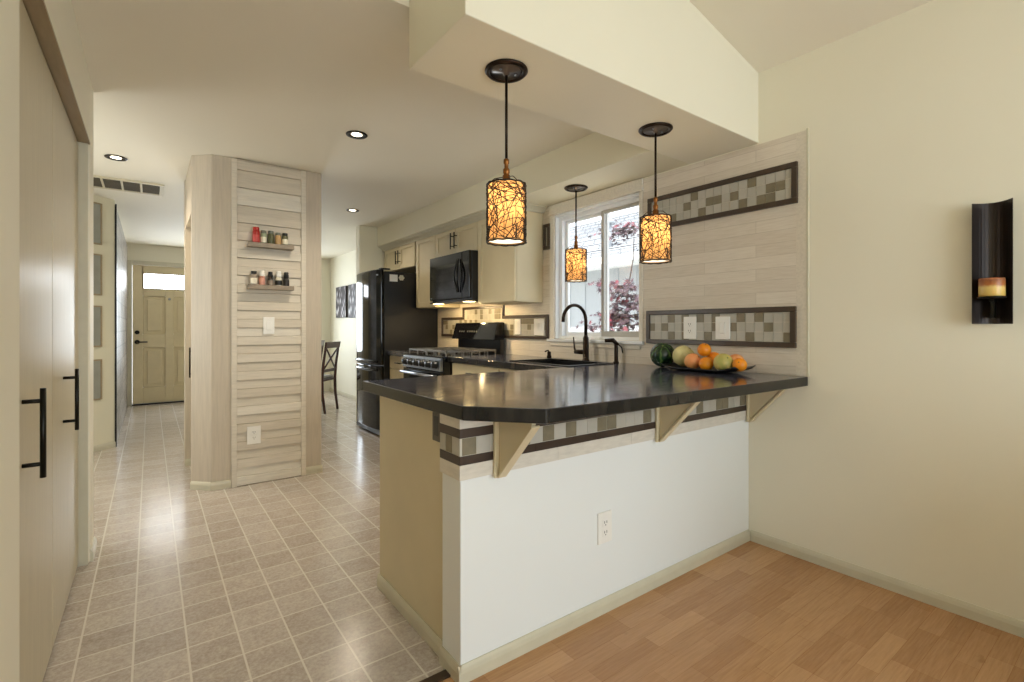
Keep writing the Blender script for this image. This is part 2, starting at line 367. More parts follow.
struct(MB().box(-.275, -.262, 6.150, 6.174, 0, 2.37).build('trim_3', 'black'))
fw = MB(); dx0, dx1, dzt = -.215, .70, 2.10
fw.box(-1.42, dx0, 9.2, 9.32, 0, H0); fw.box(dx0, dx1, 9.2, 9.32, dzt, H0); fw.box(dx1, .85, 9.2, 9.32, 0, H0)
fw.box(.85, 1.90, 9.2, 9.32, 0, .72); fw.box(.85, 1.90, 9.2, 9.32, 2.0, H0); fw.box(1.90, 2.9, 9.2, 9.32, 0, H0); struct(fw.build('wall_far', 'cream'))
struct(MB().box(2.05, XW, 5.90, 6.03, 0, H0).build('wall_stub', 'soffit', bevel=.008))
bw = MB(); bw.box(-.36, .0, -2.7, -2.6, 0, 3.3); bw.box(2.3, 2.9, -2.7, -2.6, 0, 3.3); bw.box(0, 2.3, -2.7, -2.6, 2.3, 3.3); bw.box(0, 2.3, -2.7, -2.6, 0, .25)
struct(bw.build('wall_back', 'cream'))
struct(MB().box(1.95, XW-.013, -.42, -.30, 0, .86).build('added_shade_wall', 'cream'))  # blocker added out of view to shade the lower right wall
# wood-panelled block in the middle of the plan, with a door recess on its hall side
bk = MB()
bk.prism([(.24, 4.22), (.355, 4.11), (.472, 4.10), (1.115, 4.10), (1.115, 5.05), (.31, 5.05), (.31, 4.27), (.24, 4.27)], 'z', 0, H0)
bk.box(.24, .31, 4.27, 4.95, 2.0, H0); bk.box(.235, .31, 4.95, 5.05, 0, H0)
blk = struct(bk.build('wall_block', 'vgrain', bevel=.004))
struct(MB().box(.300, .309, 4.275, 4.945, .01, 1.995).build('door_2', 'closet'))
k = MB().cyl((.265, 4.85, .75), (.265, 4.85, 1.0), .006, 8); k.cyl((.265, 4.85, .78), (.30, 4.85, .78), .004, 6); k.cyl((.265, 4.85, .97), (.30, 4.85, .97), .004, 6)
k.build('door_handle', 'black', bpy.data.objects['door_2'])
# proud frame and alternating planks on the block's face
F = MB(); rnd = random.Random(5)
F.box(.478, .512, 4.074, 4.0995, 0.0, 2.40, 'plank_a'); F.box(.955, .99, 4.074, 4.0995, 0.0, 2.40, 'plank_a')
z = 0.004; i = 0
while z < 2.39:
    h = min(.0642, 2.398-z); proud = i % 2 == 0
    F.box(.5125, .9545, 4.080 if proud else 4.092, 4.0995, z, z+h-.0015, rnd.choice(['plank_a', 'plank_b', 'plank_c', 'plank_a']))
    z += .0645; i += 1
fr = struct(F.build('trim_4', None, None, bevel=.0015, seg=1))
# half wall of the peninsula
hw = struct(MB().box(.821, XW-.001, 1.396, 1.522, 0, .874).build('wall_peninsula', 'white_wall', bevel=.003))

tb = MB(); rnd = random.Random(11)
def strip(z0, z1, m, L):
    x = .8206
    while x < 2.62:                                                  # long face
        e = min(x+L, 2.62); tb.box(x+.0005, e-.0005, 1.386, 1.3955, z0, z1, m); x = e
    tb.box(.812, .8205, 1.386, 1.5225, z0, z1, m)                     # end face
strip(.8365, .8735, 'stone_strip', .31); strip(.805, .8355, 'brown_tile', .31); strip(.7165, .7455, 'brown_tile', .31); strip(.667, .7155, 'stone_strip', .42)
x = .8206; i = 0
pat = 'dpp p dpdpd pp ddpp pd ppp dppdpp d dpp'.replace(' ', '')
while x < 2.61:
    e = min(x+.0575, 2.62); mm = 'tile_dark' if pat[i % len(pat)] == 'd' else rnd.choice(['tile_light', 'tile_pale', 'tile_pale'])
    tb.box(x+.0015, e-.0015, 1.387, 1.3955, .7475, .8035, mm); x = e; i += 1
for j, mm in enumerate(['tile_pale', 'tile_dark', 'tile_light']):
    y0 = 1.386+.0125+j*.042; tb.box(.813, .8205, y0-.010 if j == 0 else y0, y0+.040, .7475, .8035, mm)
tb.box(.8206, 2.62, 1.3885, 1.3955, .668, .873, 'grout'); tb.box(.8145, .8205, 1.388, 1.522, .668, .873, 'grout')
struct(tb.build('trim_5', None)); bpy.data.objects['trim_5']['label'] = 'mosaic and brown strip tile band under the counter'

# baseboards
def bb_prof(): return [(0, 0), (.012, 0), (.012, .035), (.009, .048), (.004, .058), (0, .058)]
def baseboard(name, p0, p1, n, m='trim'):                            # along p0->p1 on the wall, n = outward normal
    p0, p1, n = Vector(p0), Vector(p1), Vector(n); v = []; pr = bb_prof()
    for p in (p0, p1):
        for a, h in pr: q = p+n*(a+.0005); v.append((q.x, q.y, h))
    k = len(pr); mb = MB(); mb.add(v, [tuple(range(k))[::-1], tuple(range(k, 2*k))]+[(i, (i+1) % k, k+(i+1) % k, k+i) for i in range(k)])
    return struct(mb.build(name, m))
baseboard('baseboard_right', (XW, 1.383, 0), (XW, -2.6, 0), (-1, 0, 0))
baseboard('baseboard_peninsula', (.809, 1.396, 0), (XW-.0125, 1.396, 0), (0, -1, 0))
baseboard('baseboard_peninsula_end', (.821, 1.3845, 0), (.821, 1.522, 0), (-1, 0, 0))
baseboard('baseboard_left', (-.24, 3.21, 0), (-.24, 3.412, 0), (1, 0, 0))
baseboard('baseboard_block', (.345, 4.1025, 0), (.477, 4.10, 0), (-.02, -1, 0))
baseboard('baseboard_block_chamfer', (.24, 4.22, 0), (.355, 4.11, 0), (-.69, -.72, 0))
baseboard('baseboard_block_right', (.991, 4.10, 0), (1.12, 4.10, 0), (0, -1, 0))
baseboard('baseboard_block_hall', (.235, 4.95, 0), (.298, 4.95, 0), (0, -1, 0))
baseboard('baseboard_angled', (-1.3, 5.134, 0), (-.278, 6.156, 0), (.707, -.707, 0))
baseboard('baseboard_nook', (XW, 6.05, 0), (XW, 9.2, 0), (-1, 0, 0))

# ------------------------------------------------------------------ kitchen window
w = struct(bpy.data.objects.new('window_1', None)); COL.objects.link(w); w.location = (XW, 2.57, 1.075); w['label'] = 'white sliding window over the sink'
k = MB(); k.box(XW-.022, XW-.0095, 2.108, 3.053, 2.082, 2.162); k.box(XW-.030, XW-.0095, 2.10, 3.06, 2.078, 2.092)
k.box(XW-.016, XW-.0095, 2.108, oy0, 1.075, 2.078); k.box(XW-.016, XW-.0095, oy1, 3.053, 1.075, 2.078)
k.box(XW-.02, XW-.0095, 2.13, 3.045, 1.02, 1.052); k.build('casing', 'plank_c', w, bevel=.002)
MB().box(XW-.035, XW+.06, 2.10, 3.07, 1.053, 1.0745).build('sill', 'vinyl', w, bevel=.003)
k = MB(); a = .035                                                    # outer frame in the reveal
k.box(XW-.003, XW+.10, oy1-.012, oy1-.001, 1.076, oz1); k.box(XW-.003, XW+.10, oy0+.001, oy0+.012, 1.076, oz1); k.box(XW-.003, XW+.10, oy0+.012, oy1-.012, oz1-.02, oz1-.001)
k.box(XW+.03, XW+.10, oy1-.05, oy1-.012, 1.076, oz1-.02); k.box(XW+.03, XW+.10, oy0+.012, oy0+.02, 1.076, oz1-.02)
k.box(XW+.03, XW+.10, oy0+.02, oy1-.05, 1.076, 1.10); k.box(XW+.03, XW+.10, oy0+.02, oy1-.05, oz1-.05, oz1-.02); k.build('window_frame', 'vinyl', w, bevel=.002)
def sash(name, X0, X1, y0, y1, z0, z1, r, rb, m):
    k = MB(); k.box(X0, X1, y0, y0+r, z0, z1); k.box(X0, X1, y1-r*1.2, y1, z0, z1); k.box(X0, X1, y0+r, y1-r*1.2, z0, z0+rb); k.box(X0, X1, y0+r, y1-r*1.2, z1-r, z1)
    o = k.build(name, m, w, bevel=.002); xm = (X0+X1)/2
    MB().box(xm-.002, xm+.002, y0+r, y1-r*1.2, z0+rb, z1-r).build('pane', 'pane', o); return o
sash('sash', XW+.036, XW+.062, oy0+.021, 2.53, 1.10, oz1-.051, .022, .04, 'shaded_vinyl')
sash('sash', XW+.066, XW+.092, 2.50, oy1-.051, 1.10, oz1-.051, .022, .03, 'vinyl')

# ------------------------------------------------------------------ front door at the end of the hall
d = struct(bpy.data.objects.new('door_1', None)); COL.objects.link(d); d.location = (.24, 9.2, 0); d['label'] = 'tan panelled front door with a bright lite'
k = MB(); k.box(dx0-.06, dx0, 9.18, 9.2, 0, dzt+.06); k.box(dx0, dx1, 9.18, 9.2, dzt, dzt+.06); k.box(dx1, dx1+.06, 9.18, 9.2, 0, dzt+.06); k.build('casing', 'trim', d, bevel=.003)
k = MB(); Y = 9.225
rows = [(.26, .86), (1.06, 1.64)]; cols = [(-.085, .19), (.295, .57)]
k.box(dx0+.004, cols[0][0], Y, Y+.04, .02, dzt-.004); k.box(cols[1][1], dx1-.004, Y, Y+.04, .02, dzt-.004); k.box(cols[0][1], cols[1][0], Y, Y+.04, .02, 1.74)
for (a, b2) in cols:
    for (z0, z1) in ((.02, .26), (.86, 1.06), (1.64, 1.74)): k.box(a, b2, Y, Y+.04, z0, z1)
k.box(cols[0][0], -.10, Y, Y+.04, 1.74, dzt-.004)
k.box(cols[0][0], cols[1][1], Y, Y+.04, 1.985, dzt-.004)
slab = k.build('slab', 'door', d, bevel=.004)
for (a, b2) in cols:
    for (z0, z1) in rows:
        p = MB(); p.box(a, b2, Y+.02, Y+.035, z0, z1); p.prism([(a+.05, z0+.05), (b2-.05, z0+.05), (b2-.05, z1-.05), (a+.05, z1-.05)], 'y', Y+.006, Y+.02); p.build('panel', 'door', d, bevel=.012)
MB().box(-.085, .57, Y+.015, Y+.02, 1.75, 1.98).build('lite_glass', 'lite', d)
k = MB()
for a in ((-.085, .57, 1.74, 1.755), (-.085, .57, 1.975, 1.988), (-.085, -.072, 1.755, 1.975), (.557, .57, 1.755, 1.975)): k.box(a[0], a[1], Y-.006, Y+.014, a[2], a[3])
k.build('lite_frame', 'jamb', d)
MB().lathe([(.03, 0), (.03, -.012), (.022, -.02)], (-.155, Y, 1.09), 18, 'y').build('deadbolt', 'black', d)
k = MB().lathe([(.032, 0), (.032, -.01), (.012, -.014), (.012, -.05)], (-.155, Y, .945), 18, 'y'); k.box(-.165, -.03, Y-.055, Y-.042, .935, .955); k.build('lever', 'black', d)
MB().lathe([(.018, 0), (.018, -.01), (.012, -.014)], (.242, Y, 1.60), 16, 'y').build('peephole', 'steel', d)
MB().box(dx0, dx1, 9.19, 9.30, .001, .018).build('threshold', 'black', d)

# ------------------------------------------------------------------ closet doors on the left
def closet_door(name, y0, y1, hy, label, X=-.281):
    o = struct(bpy.data.objects.new(name, None)); COL.objects.link(o); o.location = (X, (y0+y1)/2, 0); o['label'] = label
    MB().box(X-.03, X, y0, y1, .015, 2.066).build('panel', 'closet', o, bevel=.002)
    k = MB(); xo = X+.042; k.cyl((xo, hy, .752), (xo, hy, 1.0), .007, 12)
    for z in (.79, .965): k.cyl((xo, hy, z), (X, hy, z), .006, 8)
    k.build('door_handle', 'black', o)
closet_door('door_3', 1.582, 2.385, 1.87, 'nearer washed closet door with black bar pull')
closet_door('door_4', 2.391, 3.178, 2.655, 'farther washed closet door with black bar pull')
k = MB(); k.box(-.355, -.2385, 1.577, 3.199, 2.074, 2.0845); struct(k.build('trim_6', 'jamb'))
k = MB(); k.box(-.345, -.246, 3.180, 3.199, 0, 2.0735); struct(k.build('trim_7', 'trim'))

# ------------------------------------------------------------------ base cabinets
c = thing('base_cabinet', (1.4, 1.8, 0), 'plain beige end panel cabinet under the peninsula counter', 'cabinet', 'beige base cabinets')
MB().box(.836, 2.0, 1.5235, 2.14, 0, .873).build('body', 'cab', c, bevel=.002)
baseboard('skirting', (.836, 1.524, 0), (.836, 2.14, 0), (-1, 0, 0)).parent = c
sk = bpy.data.objects['skirting']; del sk['kind']; sk.data.transform(Matrix.Translation((-1.4, -1.8, 0)))
def base_unit(y0, y1, label, drawers, X=2.06):
    c = thing('base_cabinet', (2.35, (y0+y1)/2, 0), label, 'cabinet', 'beige base cabinets')
    k = MB()
    if 'sink' in label: k.box(X+.021, 2.645, y0, y0+.02, .1, .873); k.box(X+.021, 2.645, y1-.02, y1, .1, .873); k.box(X+.021, 2.645, y0+.02, y1-.02, .1, .12); k.box(X+.021, X+.04, y0+.02, y1-.02, .12, .873)
    else: k.box(X+.021, 2.645, y0, y1, .1, .873)
    k.box(X+.07, 2.645, y0, y1, 0, .1); k.build('body', 'cab', c)
    for (a, b2, z0, z1, kind) in drawers:
        k = MB()
        if kind == 'd': k.box(X, X+.02, a, b2, z0, z1)
        else: shaker(k, X, a, b2, z0, z1)
        f = k.build('drawer' if kind == 'd' else 'door', 'cab', c, bevel=.002)
        if kind == 'd':
            m_ = (a+b2)/2; h = MB().cyl((X-.03, m_-.07, (z0+z1)/2), (X-.03, m_+.07, (z0+z1)/2), .006, 8)
            for q in (-.05, .05): h.cyl((X-.03, m_+q, (z0+z1)/2), (X, m_+q, (z0+z1)/2), .004, 6)
            h.build('handle', 'black', f)
        else: bar_pull('handle', X, a+.035, z1-.2, z1-.05, f)
base_unit(4.435, 4.99, 'narrow beige base cabinet with drawers between the fridge and the range', [(4.44, 4.985, .735, .865, 'd'), (4.44, 4.985, .47, .728, 'd'), (4.44, 4.985, .12, .463, 'd')])
base_unit(2.95, 3.645, 'beige base cabinet with a drawer just right of the range', [(2.955, 3.64, .735, .865, 'd'), (2.955, 3.295, .12, .728, 's'), (3.30, 3.64, .12, .728, 's')])
base_unit(2.16, 2.945, 'beige sink base cabinet below the dark faucet', [(2.3, 2.94, .735, .865, 'd'), (2.3, 2.94, .12, .728, 's')])

# ------------------------------------------------------------------ countertop with sink cut-out
def slab_cells(cells, poly_extra, z0, z1):
    bm = bmesh.new()
    for pts in cells+poly_extra:
        vs_ = [bm.verts.new((p[0], p[1], z0)) for p in pts]; bm.faces.new(vs_)
    bmesh.ops.remove_doubles(bm, verts=bm.verts, dist=1e-4)
    bmesh.ops.recalc_face_normals(bm, faces=bm.faces)
    r = bmesh.ops.extrude_face_region(bm, geom=bm.faces[:])
    bmesh.ops.translate(bm, vec=(0, 0, z1-z0), verts=[g for g in r['geom'] if isinstance(g, bmesh.types.BMVert)])
    return bm
Q = lambda x0, x1, y0, y1: [(x0, y0), (x1, y0), (x1, y1), (x0, y1)]
fx, bx = 2.022, XW-.0095; sx0, sx1, sy0, sy1 = 2.12, 2.50, 2.27, 2.86; ky = 2.235
cells = [Q(fx, sx0, ky, sy0), Q(sx0, sx1, ky, sy0), Q(sx1, bx, ky, sy0), Q(fx, sx0, sy0, sy1), Q(sx1, bx, sy0, sy1), Q(fx, sx0, sy1, 3.65), Q(sx0, sx1, sy1, 3.65), Q(sx1, bx, sy1, 3.65)]
pen = [[(.79, 1.332), (.966, 1.134), (fx, 1.104), (sx0, 1.101), (sx1, 1.092), (bx, 1.090), (bx, ky), (sx1, ky), (sx0, ky), (fx, ky), (.79, ky)]]
mb = MB(); mb.bm.free(); mb.bm = slab_cells(cells, pen, .875, .921); mb.mats = []
bmesh.ops.recalc_face_normals(mb.bm, faces=mb.bm.faces)
for f in mb.bm.faces: f.material_index = 1 if abs(f.normal.z) < .5 else 0
mb.mats = ['slate', 'slate_edge']; ct = mb.build('countertop', None, bevel=.004)
tag(ct, 'glossy dark slate L-shaped worktop of the peninsula and sink run', 'countertop')
k = MB(); k.box(fx, bx, 4.43, 4.992, .875, .921); ct2 = k.build('countertop', 'slate', bevel=.004)
tag(ct2, 'short dark counter piece between the fridge and the range', 'countertop')

# brackets under the overhang
def bracket(x, label):
    o = thing('counter_bracket', (x, 1.3955, .655), label, 'bracket', 'triangular counter brackets')
    y = 1.3835
    MB().box(x-.026, x+.026, y-.010, y, .655, .873).build('back_plate', 'cab', o, bevel=.002)
    MB().prism([(y-.011, .668), (y-.011, .873), (y-.188, .873), (y-.188, .862)], 'x', x-.008, x+.008).build('gusset', 'cab', o)
    a = Vector((x, y-.012, .660)); b2 = Vector((x, y-.195, .861)); n = Vector((0, -(b2-a).z, (b2-a).y)).normalized()*-.006
    q = MB(); v = []
    for p in (a, b2):
        for s_ in (-.017, .017):
            for e in (0, 1): w_ = p+Vector((s_, 0, 0))-n*e; v.append(tuple(w_))
    q.add(v, [(0, 1, 3, 2), (4, 6, 7, 5), (0, 4, 5, 1), (2, 3, 7, 6), (0, 2, 6, 4), (1, 5, 7, 3)]); q.build('edge_cap', 'cab', o)
bracket(.968, 'triangular beige bracket nearest the clipped counter corner')
bracket(1.845, 'triangular beige bracket under the middle of the counter')
bracket(2.628, 'triangular beige bracket where the counter meets the right wall')

# ------------------------------------------------------------------ outlets and switches
def outlet_x(X, y0, y1, z0, z1, label, switch=False, gang=1):         # on a -X facing surface
    o = thing('light_switch' if switch else 'wall_outlet', (X, (y0+y1)/2, (z0+z1)/2), label, 'light switch' if switch else 'outlet')
    MB().box(X-.007, X, y0, y1, z0, z1).build('cover_plate', 'plate', o, bevel=.002)
    ym = (y0+y1)/2; zm = (z0+z1)/2
    if switch:
        for q in ([0] if gang == 1 else [-.023, .023]): MB().box(X-.012, X-.0072, ym+q-.016, ym+q+.016, zm-.033, zm+.033).build('rocker', 'plate', o, bevel=.002)
    else:
        for q in (-.02, .02):
            MB().box(X-.0095, X-.0072, ym-.016, ym+.016, zm+q-.015, zm+q+.015).build('receptacle', 'plate', o, bevel=.003)
            k = MB(); k.box(X-.0102, X-.0097, ym-.008, ym-.005, zm+q-.002, zm+q+.008); k.box(X-.0102, X-.0097, ym+.005, ym+.008, zm+q-.002, zm+q+.008); k.box(X-.0102, X-.0097, ym-.002, ym+.002, zm+q-.011, zm+q-.006); k.build('slots', 'slot', o)
def outlet_y(Y, x0, x1, z0, z1, label, switch=False):                 # on a -Y facing surface
    o = thing('light_switch' if switch else 'wall_outlet', ((x0+x1)/2, Y, (z0+z1)/2), label, 'light switch' if switch else 'outlet')
    MB().box(x0, x1, Y-.007, Y, z0, z1).build('cover_plate', 'plate', o, bevel=.002)
    xm = (x0+x1)/2; zm = (z0+z1)/2
    if switch: MB().box(xm-.016, xm+.016, Y-.012, Y-.0072, zm-.033, zm+.033).build('rocker', 'plate', o, bevel=.002)
    else:
        for q in (-.02, .02):
            MB().box(xm-.016, xm+.016, Y-.0095, Y-.0072, zm+q-.015, zm+q+.015).build('receptacle', 'plate', o, bevel=.003)
            k = MB(); k.box(xm-.008, xm-.005, Y-.0102, Y-.0097, zm+q-.002, zm+q+.008); k.box(xm+.005, xm+.008, Y-.0102, Y-.0097, zm+q-.002, zm+q+.008); k.box(xm-.002, xm+.002, Y-.0102, Y-.0097, zm+q-.011, zm+q-.006); k.build('slots', 'slot', o)
outlet_y(1.3955, 1.461, 1.541, .285, .412, 'white outlet on the white peninsula wall below the counter')
outlet_y(4.0798, .577, .668, .30, .432, 'white outlet low on the planked block near the floor')
outlet_y(4.0798, .684, .762, 1.117, 1.245, 'white light switch on the planked block under the spice shelves', True)
MX = XW-.0305
outlet_x(MX+.011, 1.705, 1.79, 1.098, 1.232, 'white outlet in the mosaic above the fruit, nearer the window')
outlet_x(MX+.011, 1.492, 1.58, 1.10, 1.230, 'white switch in the mosaic above the fruit, nearer the wall end', True)
outlet_x(MX+.011, 3.437, 3.52, 1.105, 1.242, 'white switch in the range mosaic just right of the black backguard', True)
outlet_x(MX+.011, 3.11, 3.245, 1.10, 1.24, 'wide white double switch at the window end of the range mosaic', True, 2)
o = thing('wall_outlet', (.83, 1.55, .80), 'dark grey outlet strip on the cabinet end just under the counter', 'outlet')
MB().box(.815, .8355, 1.5235, 1.585, .765, .872).build('cover_plate', 'greyplate', o, bevel=.002)
MB().box(.8142, .8149, 1.54, 1.57, .785, .855).build('receptacle', 'black_plastic', o)

# ------------------------------------------------------------------ mosaic panels
def mosaic_panel(label, y0, y1, z0, z1, dark, seed):
    y0 *= .9945; y1 *= .9945                  # y1 is the far (window) end
    o = thing('mosaic_panel', (XW-.0095, (y0+y1)/2, z0), label, 'mosaic', 'framed mosaic panels'); X1 = XW-.0095; X0 = XW-.028; f = .028
    k = MB(); k.box(X0, X1, y0, y1, z0, z0+f); k.box(X0, X1, y0, y1, z1-f, z1); k.box(X0, X1, y0, y0+f, z0+f, z1-f); k.box(X0, X1, y1-f, y1, z0+f, z1-f); k.build('frame', 'mosaic_frame', o, bevel=.003)
    rnd = random.Random(seed); p = .0501; sh = .27*p; k = MB(); k.box(X1-.006, X1, y0+f, y1-f, z0+f, z1-f, 'grout'); n = int(round((y1-y0-2*f)/p))+2
    for r in range(3):
        for c_ in range(n):
            a1 = y1-f-c_*p+sh-.0015; a0 = max(a1-p+.003, y0+f+.001); a1 = min(a1, y1-f-.001)
            if a1-a0 < .008: continue
            t1 = z1-f-r*(z1-z0-2*f)/3-.0015; t0 = t1-(z1-z0-2*f)/3+.003
            m_ = 'tile_dark' if (r, c_) in dark else rnd.choice(['tile_light', 'tile_light', 'tile_pale'])
            k.box(X1-.0095, X1-.0055, a0, a1, t0, t1, m_)
    k.build('tiles', None, o); return o
mosaic_panel('long framed mosaic band just above the fruit', 1.149, 2.084, 1.063, 1.276, set([(0, 3), (0, 5), (0, 7), (0, 9), (0, 12), (0, 14), (1, 0), (1, 2), (1, 5), (1, 9), (1, 11), (1, 15), (2, 3), (2, 5), (2, 8), (2, 13), (2, 17)]), 1)
mosaic_panel('long framed mosaic band high on the wall by the header', 1.142, 2.073, 1.80, 2.01, set([(2, 3), (1, 5), (0, 6), (2, 7), (1, 8), (1, 9), (1, 11), (2, 12), (0, 13), (2, 14), (2, 15), (1, 15), (1, 16)]), 2)
mosaic_panel('narrow dark framed mosaic between the wall cabinet and the window', 3.062, 3.141, 1.81, 2.02, set(), 3)
# stepped panel behind the range
o = thing('mosaic_panel', (XW-.0095, 3.98, 1.064), 'stepped dark framed mosaic backsplash behind the black range', 'mosaic', 'framed mosaic panels')
X1 = XW-.0095; X0 = XW-.028; f = .026
out = [(3.067, 1.068), (4.891, 1.068), (4.891, 1.274), (4.432, 1.274), (4.432, 1.374), (3.694, 1.374), (3.694, 1.274), (3.067, 1.274)]
k = MB(); k.box(X0, X1, 3.067, 4.891, 1.068, 1.068+f); k.box(X0, X1, 3.067, 3.067+f, 1.068+f, 1.274); k.box(X0, X1, 4.891-f, 4.891, 1.068+f, 1.274)
k.box(X0, X1, 3.067+f, 3.694+f, 1.274-f, 1.274); k.box(X0, X1, 4.432-f, 4.891-f, 1.274-f, 1.274); k.box(X0, X1, 3.694, 3.694+f, 1.274, 1.374); k.box(X0, X1, 4.432-f, 4.432, 1.274, 1.374); k.box(X0, X1, 3.694+f, 4.432-f, 1.374-f, 1.374); k.build('frame', 'mosaic_frame', o, bevel=.003)
k = MB(); k.box(X1-.006, X1, 3.067+f, 4.891-f, 1.068+f, 1.274-f, 'grout'); k.box(X1-.006, X1, 3.694+f, 4.432-f, 1.249, 1.374-f, 'grout'); rnd = random.Random(9); p = .0505
for r in range(5):
    z0 = 1.095+r*p
    if z0+p-.003 > 1.350: continue
    y = 3.094
    while y < 4.86:
        inside = (z0+p < 1.25) or (y > 3.72 and y+p < 4.407)
        if inside and y+p < 4.866: k.box(X1-.0095, X1-.0055, y, y+p-.003, z0, z0+p-.003, 'tile_dark' if rnd.random() < .27 else rnd.choice(['tile_light', 'tile_pale']))
        y += p
k.build('tiles', None, o)

# ------------------------------------------------------------------ wall cabinets
UX = 2.351
def wall_cab(y0, y1, z0, label, doors, z1=2.125):
    c = thing('wall_cabinet', (2.5, (y0+y1)/2, z0), label, 'cabinet', 'beige wall cabinets')
    MB().box(UX+.021, XW-.0100, y0+.001, y1-.001, z0, 2.165).build('body', 'cab', c, bevel=.002)
    for (a, b2, hy) in doors:
        f = shaker(MB(), UX, a+.004, b2-.004, z0+.004, z1).build('door', 'cab', c, bevel=.002)
        if hy: bar_pull('handle', UX, hy, z0+.06, z0+.06+.155, f)
wall_cab(3.143, 3.697, 1.376, 'tall single door wall cabinet between the microwave and the window', [(3.143, 3.697, None)])
wall_cab(3.698, 4.509, 1.856, 'short two door wall cabinet above the microwave', [(3.698, 4.10, 4.065), (4.10, 4.509, 4.135)])
wall_cab(4.510, 4.958, 1.376, 'tall single door wall cabinet between the microwave and the fridge', [(4.51, 4.958, None)])
wall_cab(4.992, 5.857, 1.846, 'short two door wall cabinet above the black fridge', [(4.992, 5.41, 5.375), (5.41, 5.857, 5.445)])
k = MB(); pr = [(UX+.005, 2.112), (UX-.016, 2.112), (UX-.016, 2.123), (UX-.008, 2.125), (UX-.036, 2.148), (UX-.050, 2.149), (UX-.050, 2.156), (UX-.062, 2.157), (UX-.062, 2.1665), (UX+.005, 2.1665)]
k.prism(pr, 'y', 3.09, 5.89); k.prism([(3.142-(x_-UX), z_) for x_, z_ in [(UX, 2.118), (UX+.012, 2.118), (UX+.018, 2.13), (UX+.044, 2.15), (UX+.058, 2.156), (UX+.058, 2.1665), (UX, 2.1665)]], 'x', UX-.05, XW-.01)
struct(k.build('trim_8', 'trim')); bpy.data.objects['trim_8']['label'] = 'crown moulding along the wall cabinets'
struct(MB().box(UX+.005, UX+.05, 3.146, 4.95, 1.345, 1.3755).build('trim_9', 'cab')) if False else None

# ------------------------------------------------------------------ microwave over the range
o = thing('microwave', (2.45, 4.08, 1.412), 'black microwave oven hung over the range', 'microwave')
m0, m1, mz0, mz1, mX = 3.70, 4.455, 1.412, 1.852, 2.262
MB().box(mX+.03, XW-.03, m0, m1, mz0, mz1).build('body', 'black_plastic', o, bevel=.003)
MB().box(mX, mX+.029, m0+.125, m1, mz0+.02, mz1).build('door', 'gloss_black', o, bevel=.006)
MB().box(mX-.0015, mX-.0002, m0+.22, m1-.07, mz0+.07, mz1-.06).build('window_glass', 'screenglass', o)
MB().box(mX, mX+.029, m0, m0+.12, mz0+.02, mz1).build('control_panel', 'gloss_black', o, bevel=.004)
MB().box(mX-.001, mX-.0002, m0+.02, m0+.10, mz1-.09, mz1-.05).build('display', 'screenglass', o)
pts = []
for i in range(13):
    a = i/12; pts.append((mX-.012-.03*math.sin(PI*a), m0+.165, mz0+.075+a*.30))
k = MB(); k.tube(pts, [.006+.004*math.sin(PI*i/12) for i in range(13)], 8); 
pts2 = [(p_[0], p_[1]+.055*math.sin(PI*i/12), p_[2]) for i, p_ in enumerate(pts)]
k = MB(); k.tube([(p_[0], p_[1]-.022*math.sin(PI*i/12), p_[2]) for i, p_ in enumerate(pts)], .009, 8); k.tube([(p_[0], p_[1]+.030*math.sin(PI*i/12), p_[2]) for i, p_ in enumerate(pts)], .009, 8)
k.build('handle', 'gloss_black', o)
MB().box(mX+.002, mX+.12, m0+.003, m1-.003, mz0-.012, mz0-.001).build('vent_lip', 'black_plastic', o)
for y in (3.78, 4.36): MB().box(mX+.01, mX+.09, y-.04, y+.04, mz0-.016, mz0-.0125).build('lamp_lens', 'lens_warm', o)
MB().box(mX-.001, mX, m1-.05, m1-.02, mz0+.035, mz0+.045).build('badge', 'steel', o)
for y, zz in ((3.78, 1.385), (4.36, 1.385)): lamp('hood_lamp', 'AREA', (mX+.06, y, zz), 3.2, (1, .72, .36), (mX+.22, y, .9), shape='SQUARE', size=.06)

# ------------------------------------------------------------------ gas range
o = thing('gas_range', (2.3, 4.04, 0), 'black gas range with steel knob panel and backguard', 'range')
r0, r1, rX = 3.662, 4.424, 1.992
MB().box(rX, 2.60, r0, r1, .05, .905).build('body', 'gloss_black', o, bevel=.003)
MB().box(rX-.018, 2.60, r0+.002, r1-.002, .906, .918).build('cooktop', 'gloss_black', o, bevel=.003)
MB().prism([(rX-.004, .905), (rX-.020, .905), (rX-.030, .895), (rX-.035, .795), (rX-.004, .795)], 'y', r0+.01, r1-.01).build('control_panel', 'steel', o, bevel=.002)
for i in range(6):
    y = r0+.08+i*.12; kn = MB().lathe([(.036, 0), (.036, -.006), (.030, -.010), (.027, -.034), (.022, -.038)], (rX-.0335, y, .848), 20, 'x'); kn.box(rX-.074, rX-.068, y-.004, y+.004, .830, .866); kn.build('knob', 'black_plastic', o)
dr = MB().box(rX-.03, rX-.001, r0+.006, r1-.006, .22, .785).build('oven_door', 'gloss_black', o, bevel=.004)
MB().box(rX-.0315, rX-.0302, r0+.12, r1-.12, .36, .62).build('window_glass', 'screenglass', dr)
k = MB().cyl((rX-.075, r0+.05, .752), (rX-.075, r1-.05, .752), .013, 12)
for y in (r0+.08, r1-.08): k.cyl((rX-.075, y, .752), (rX-.03, y, .752), .009, 8)
k.build('oven_handle', 'steel', dr)
MB().box(rX-.02, rX-.001, r0+.006, r1-.006, .06, .21).build('drawer', 'gloss_black', o, bevel=.004)
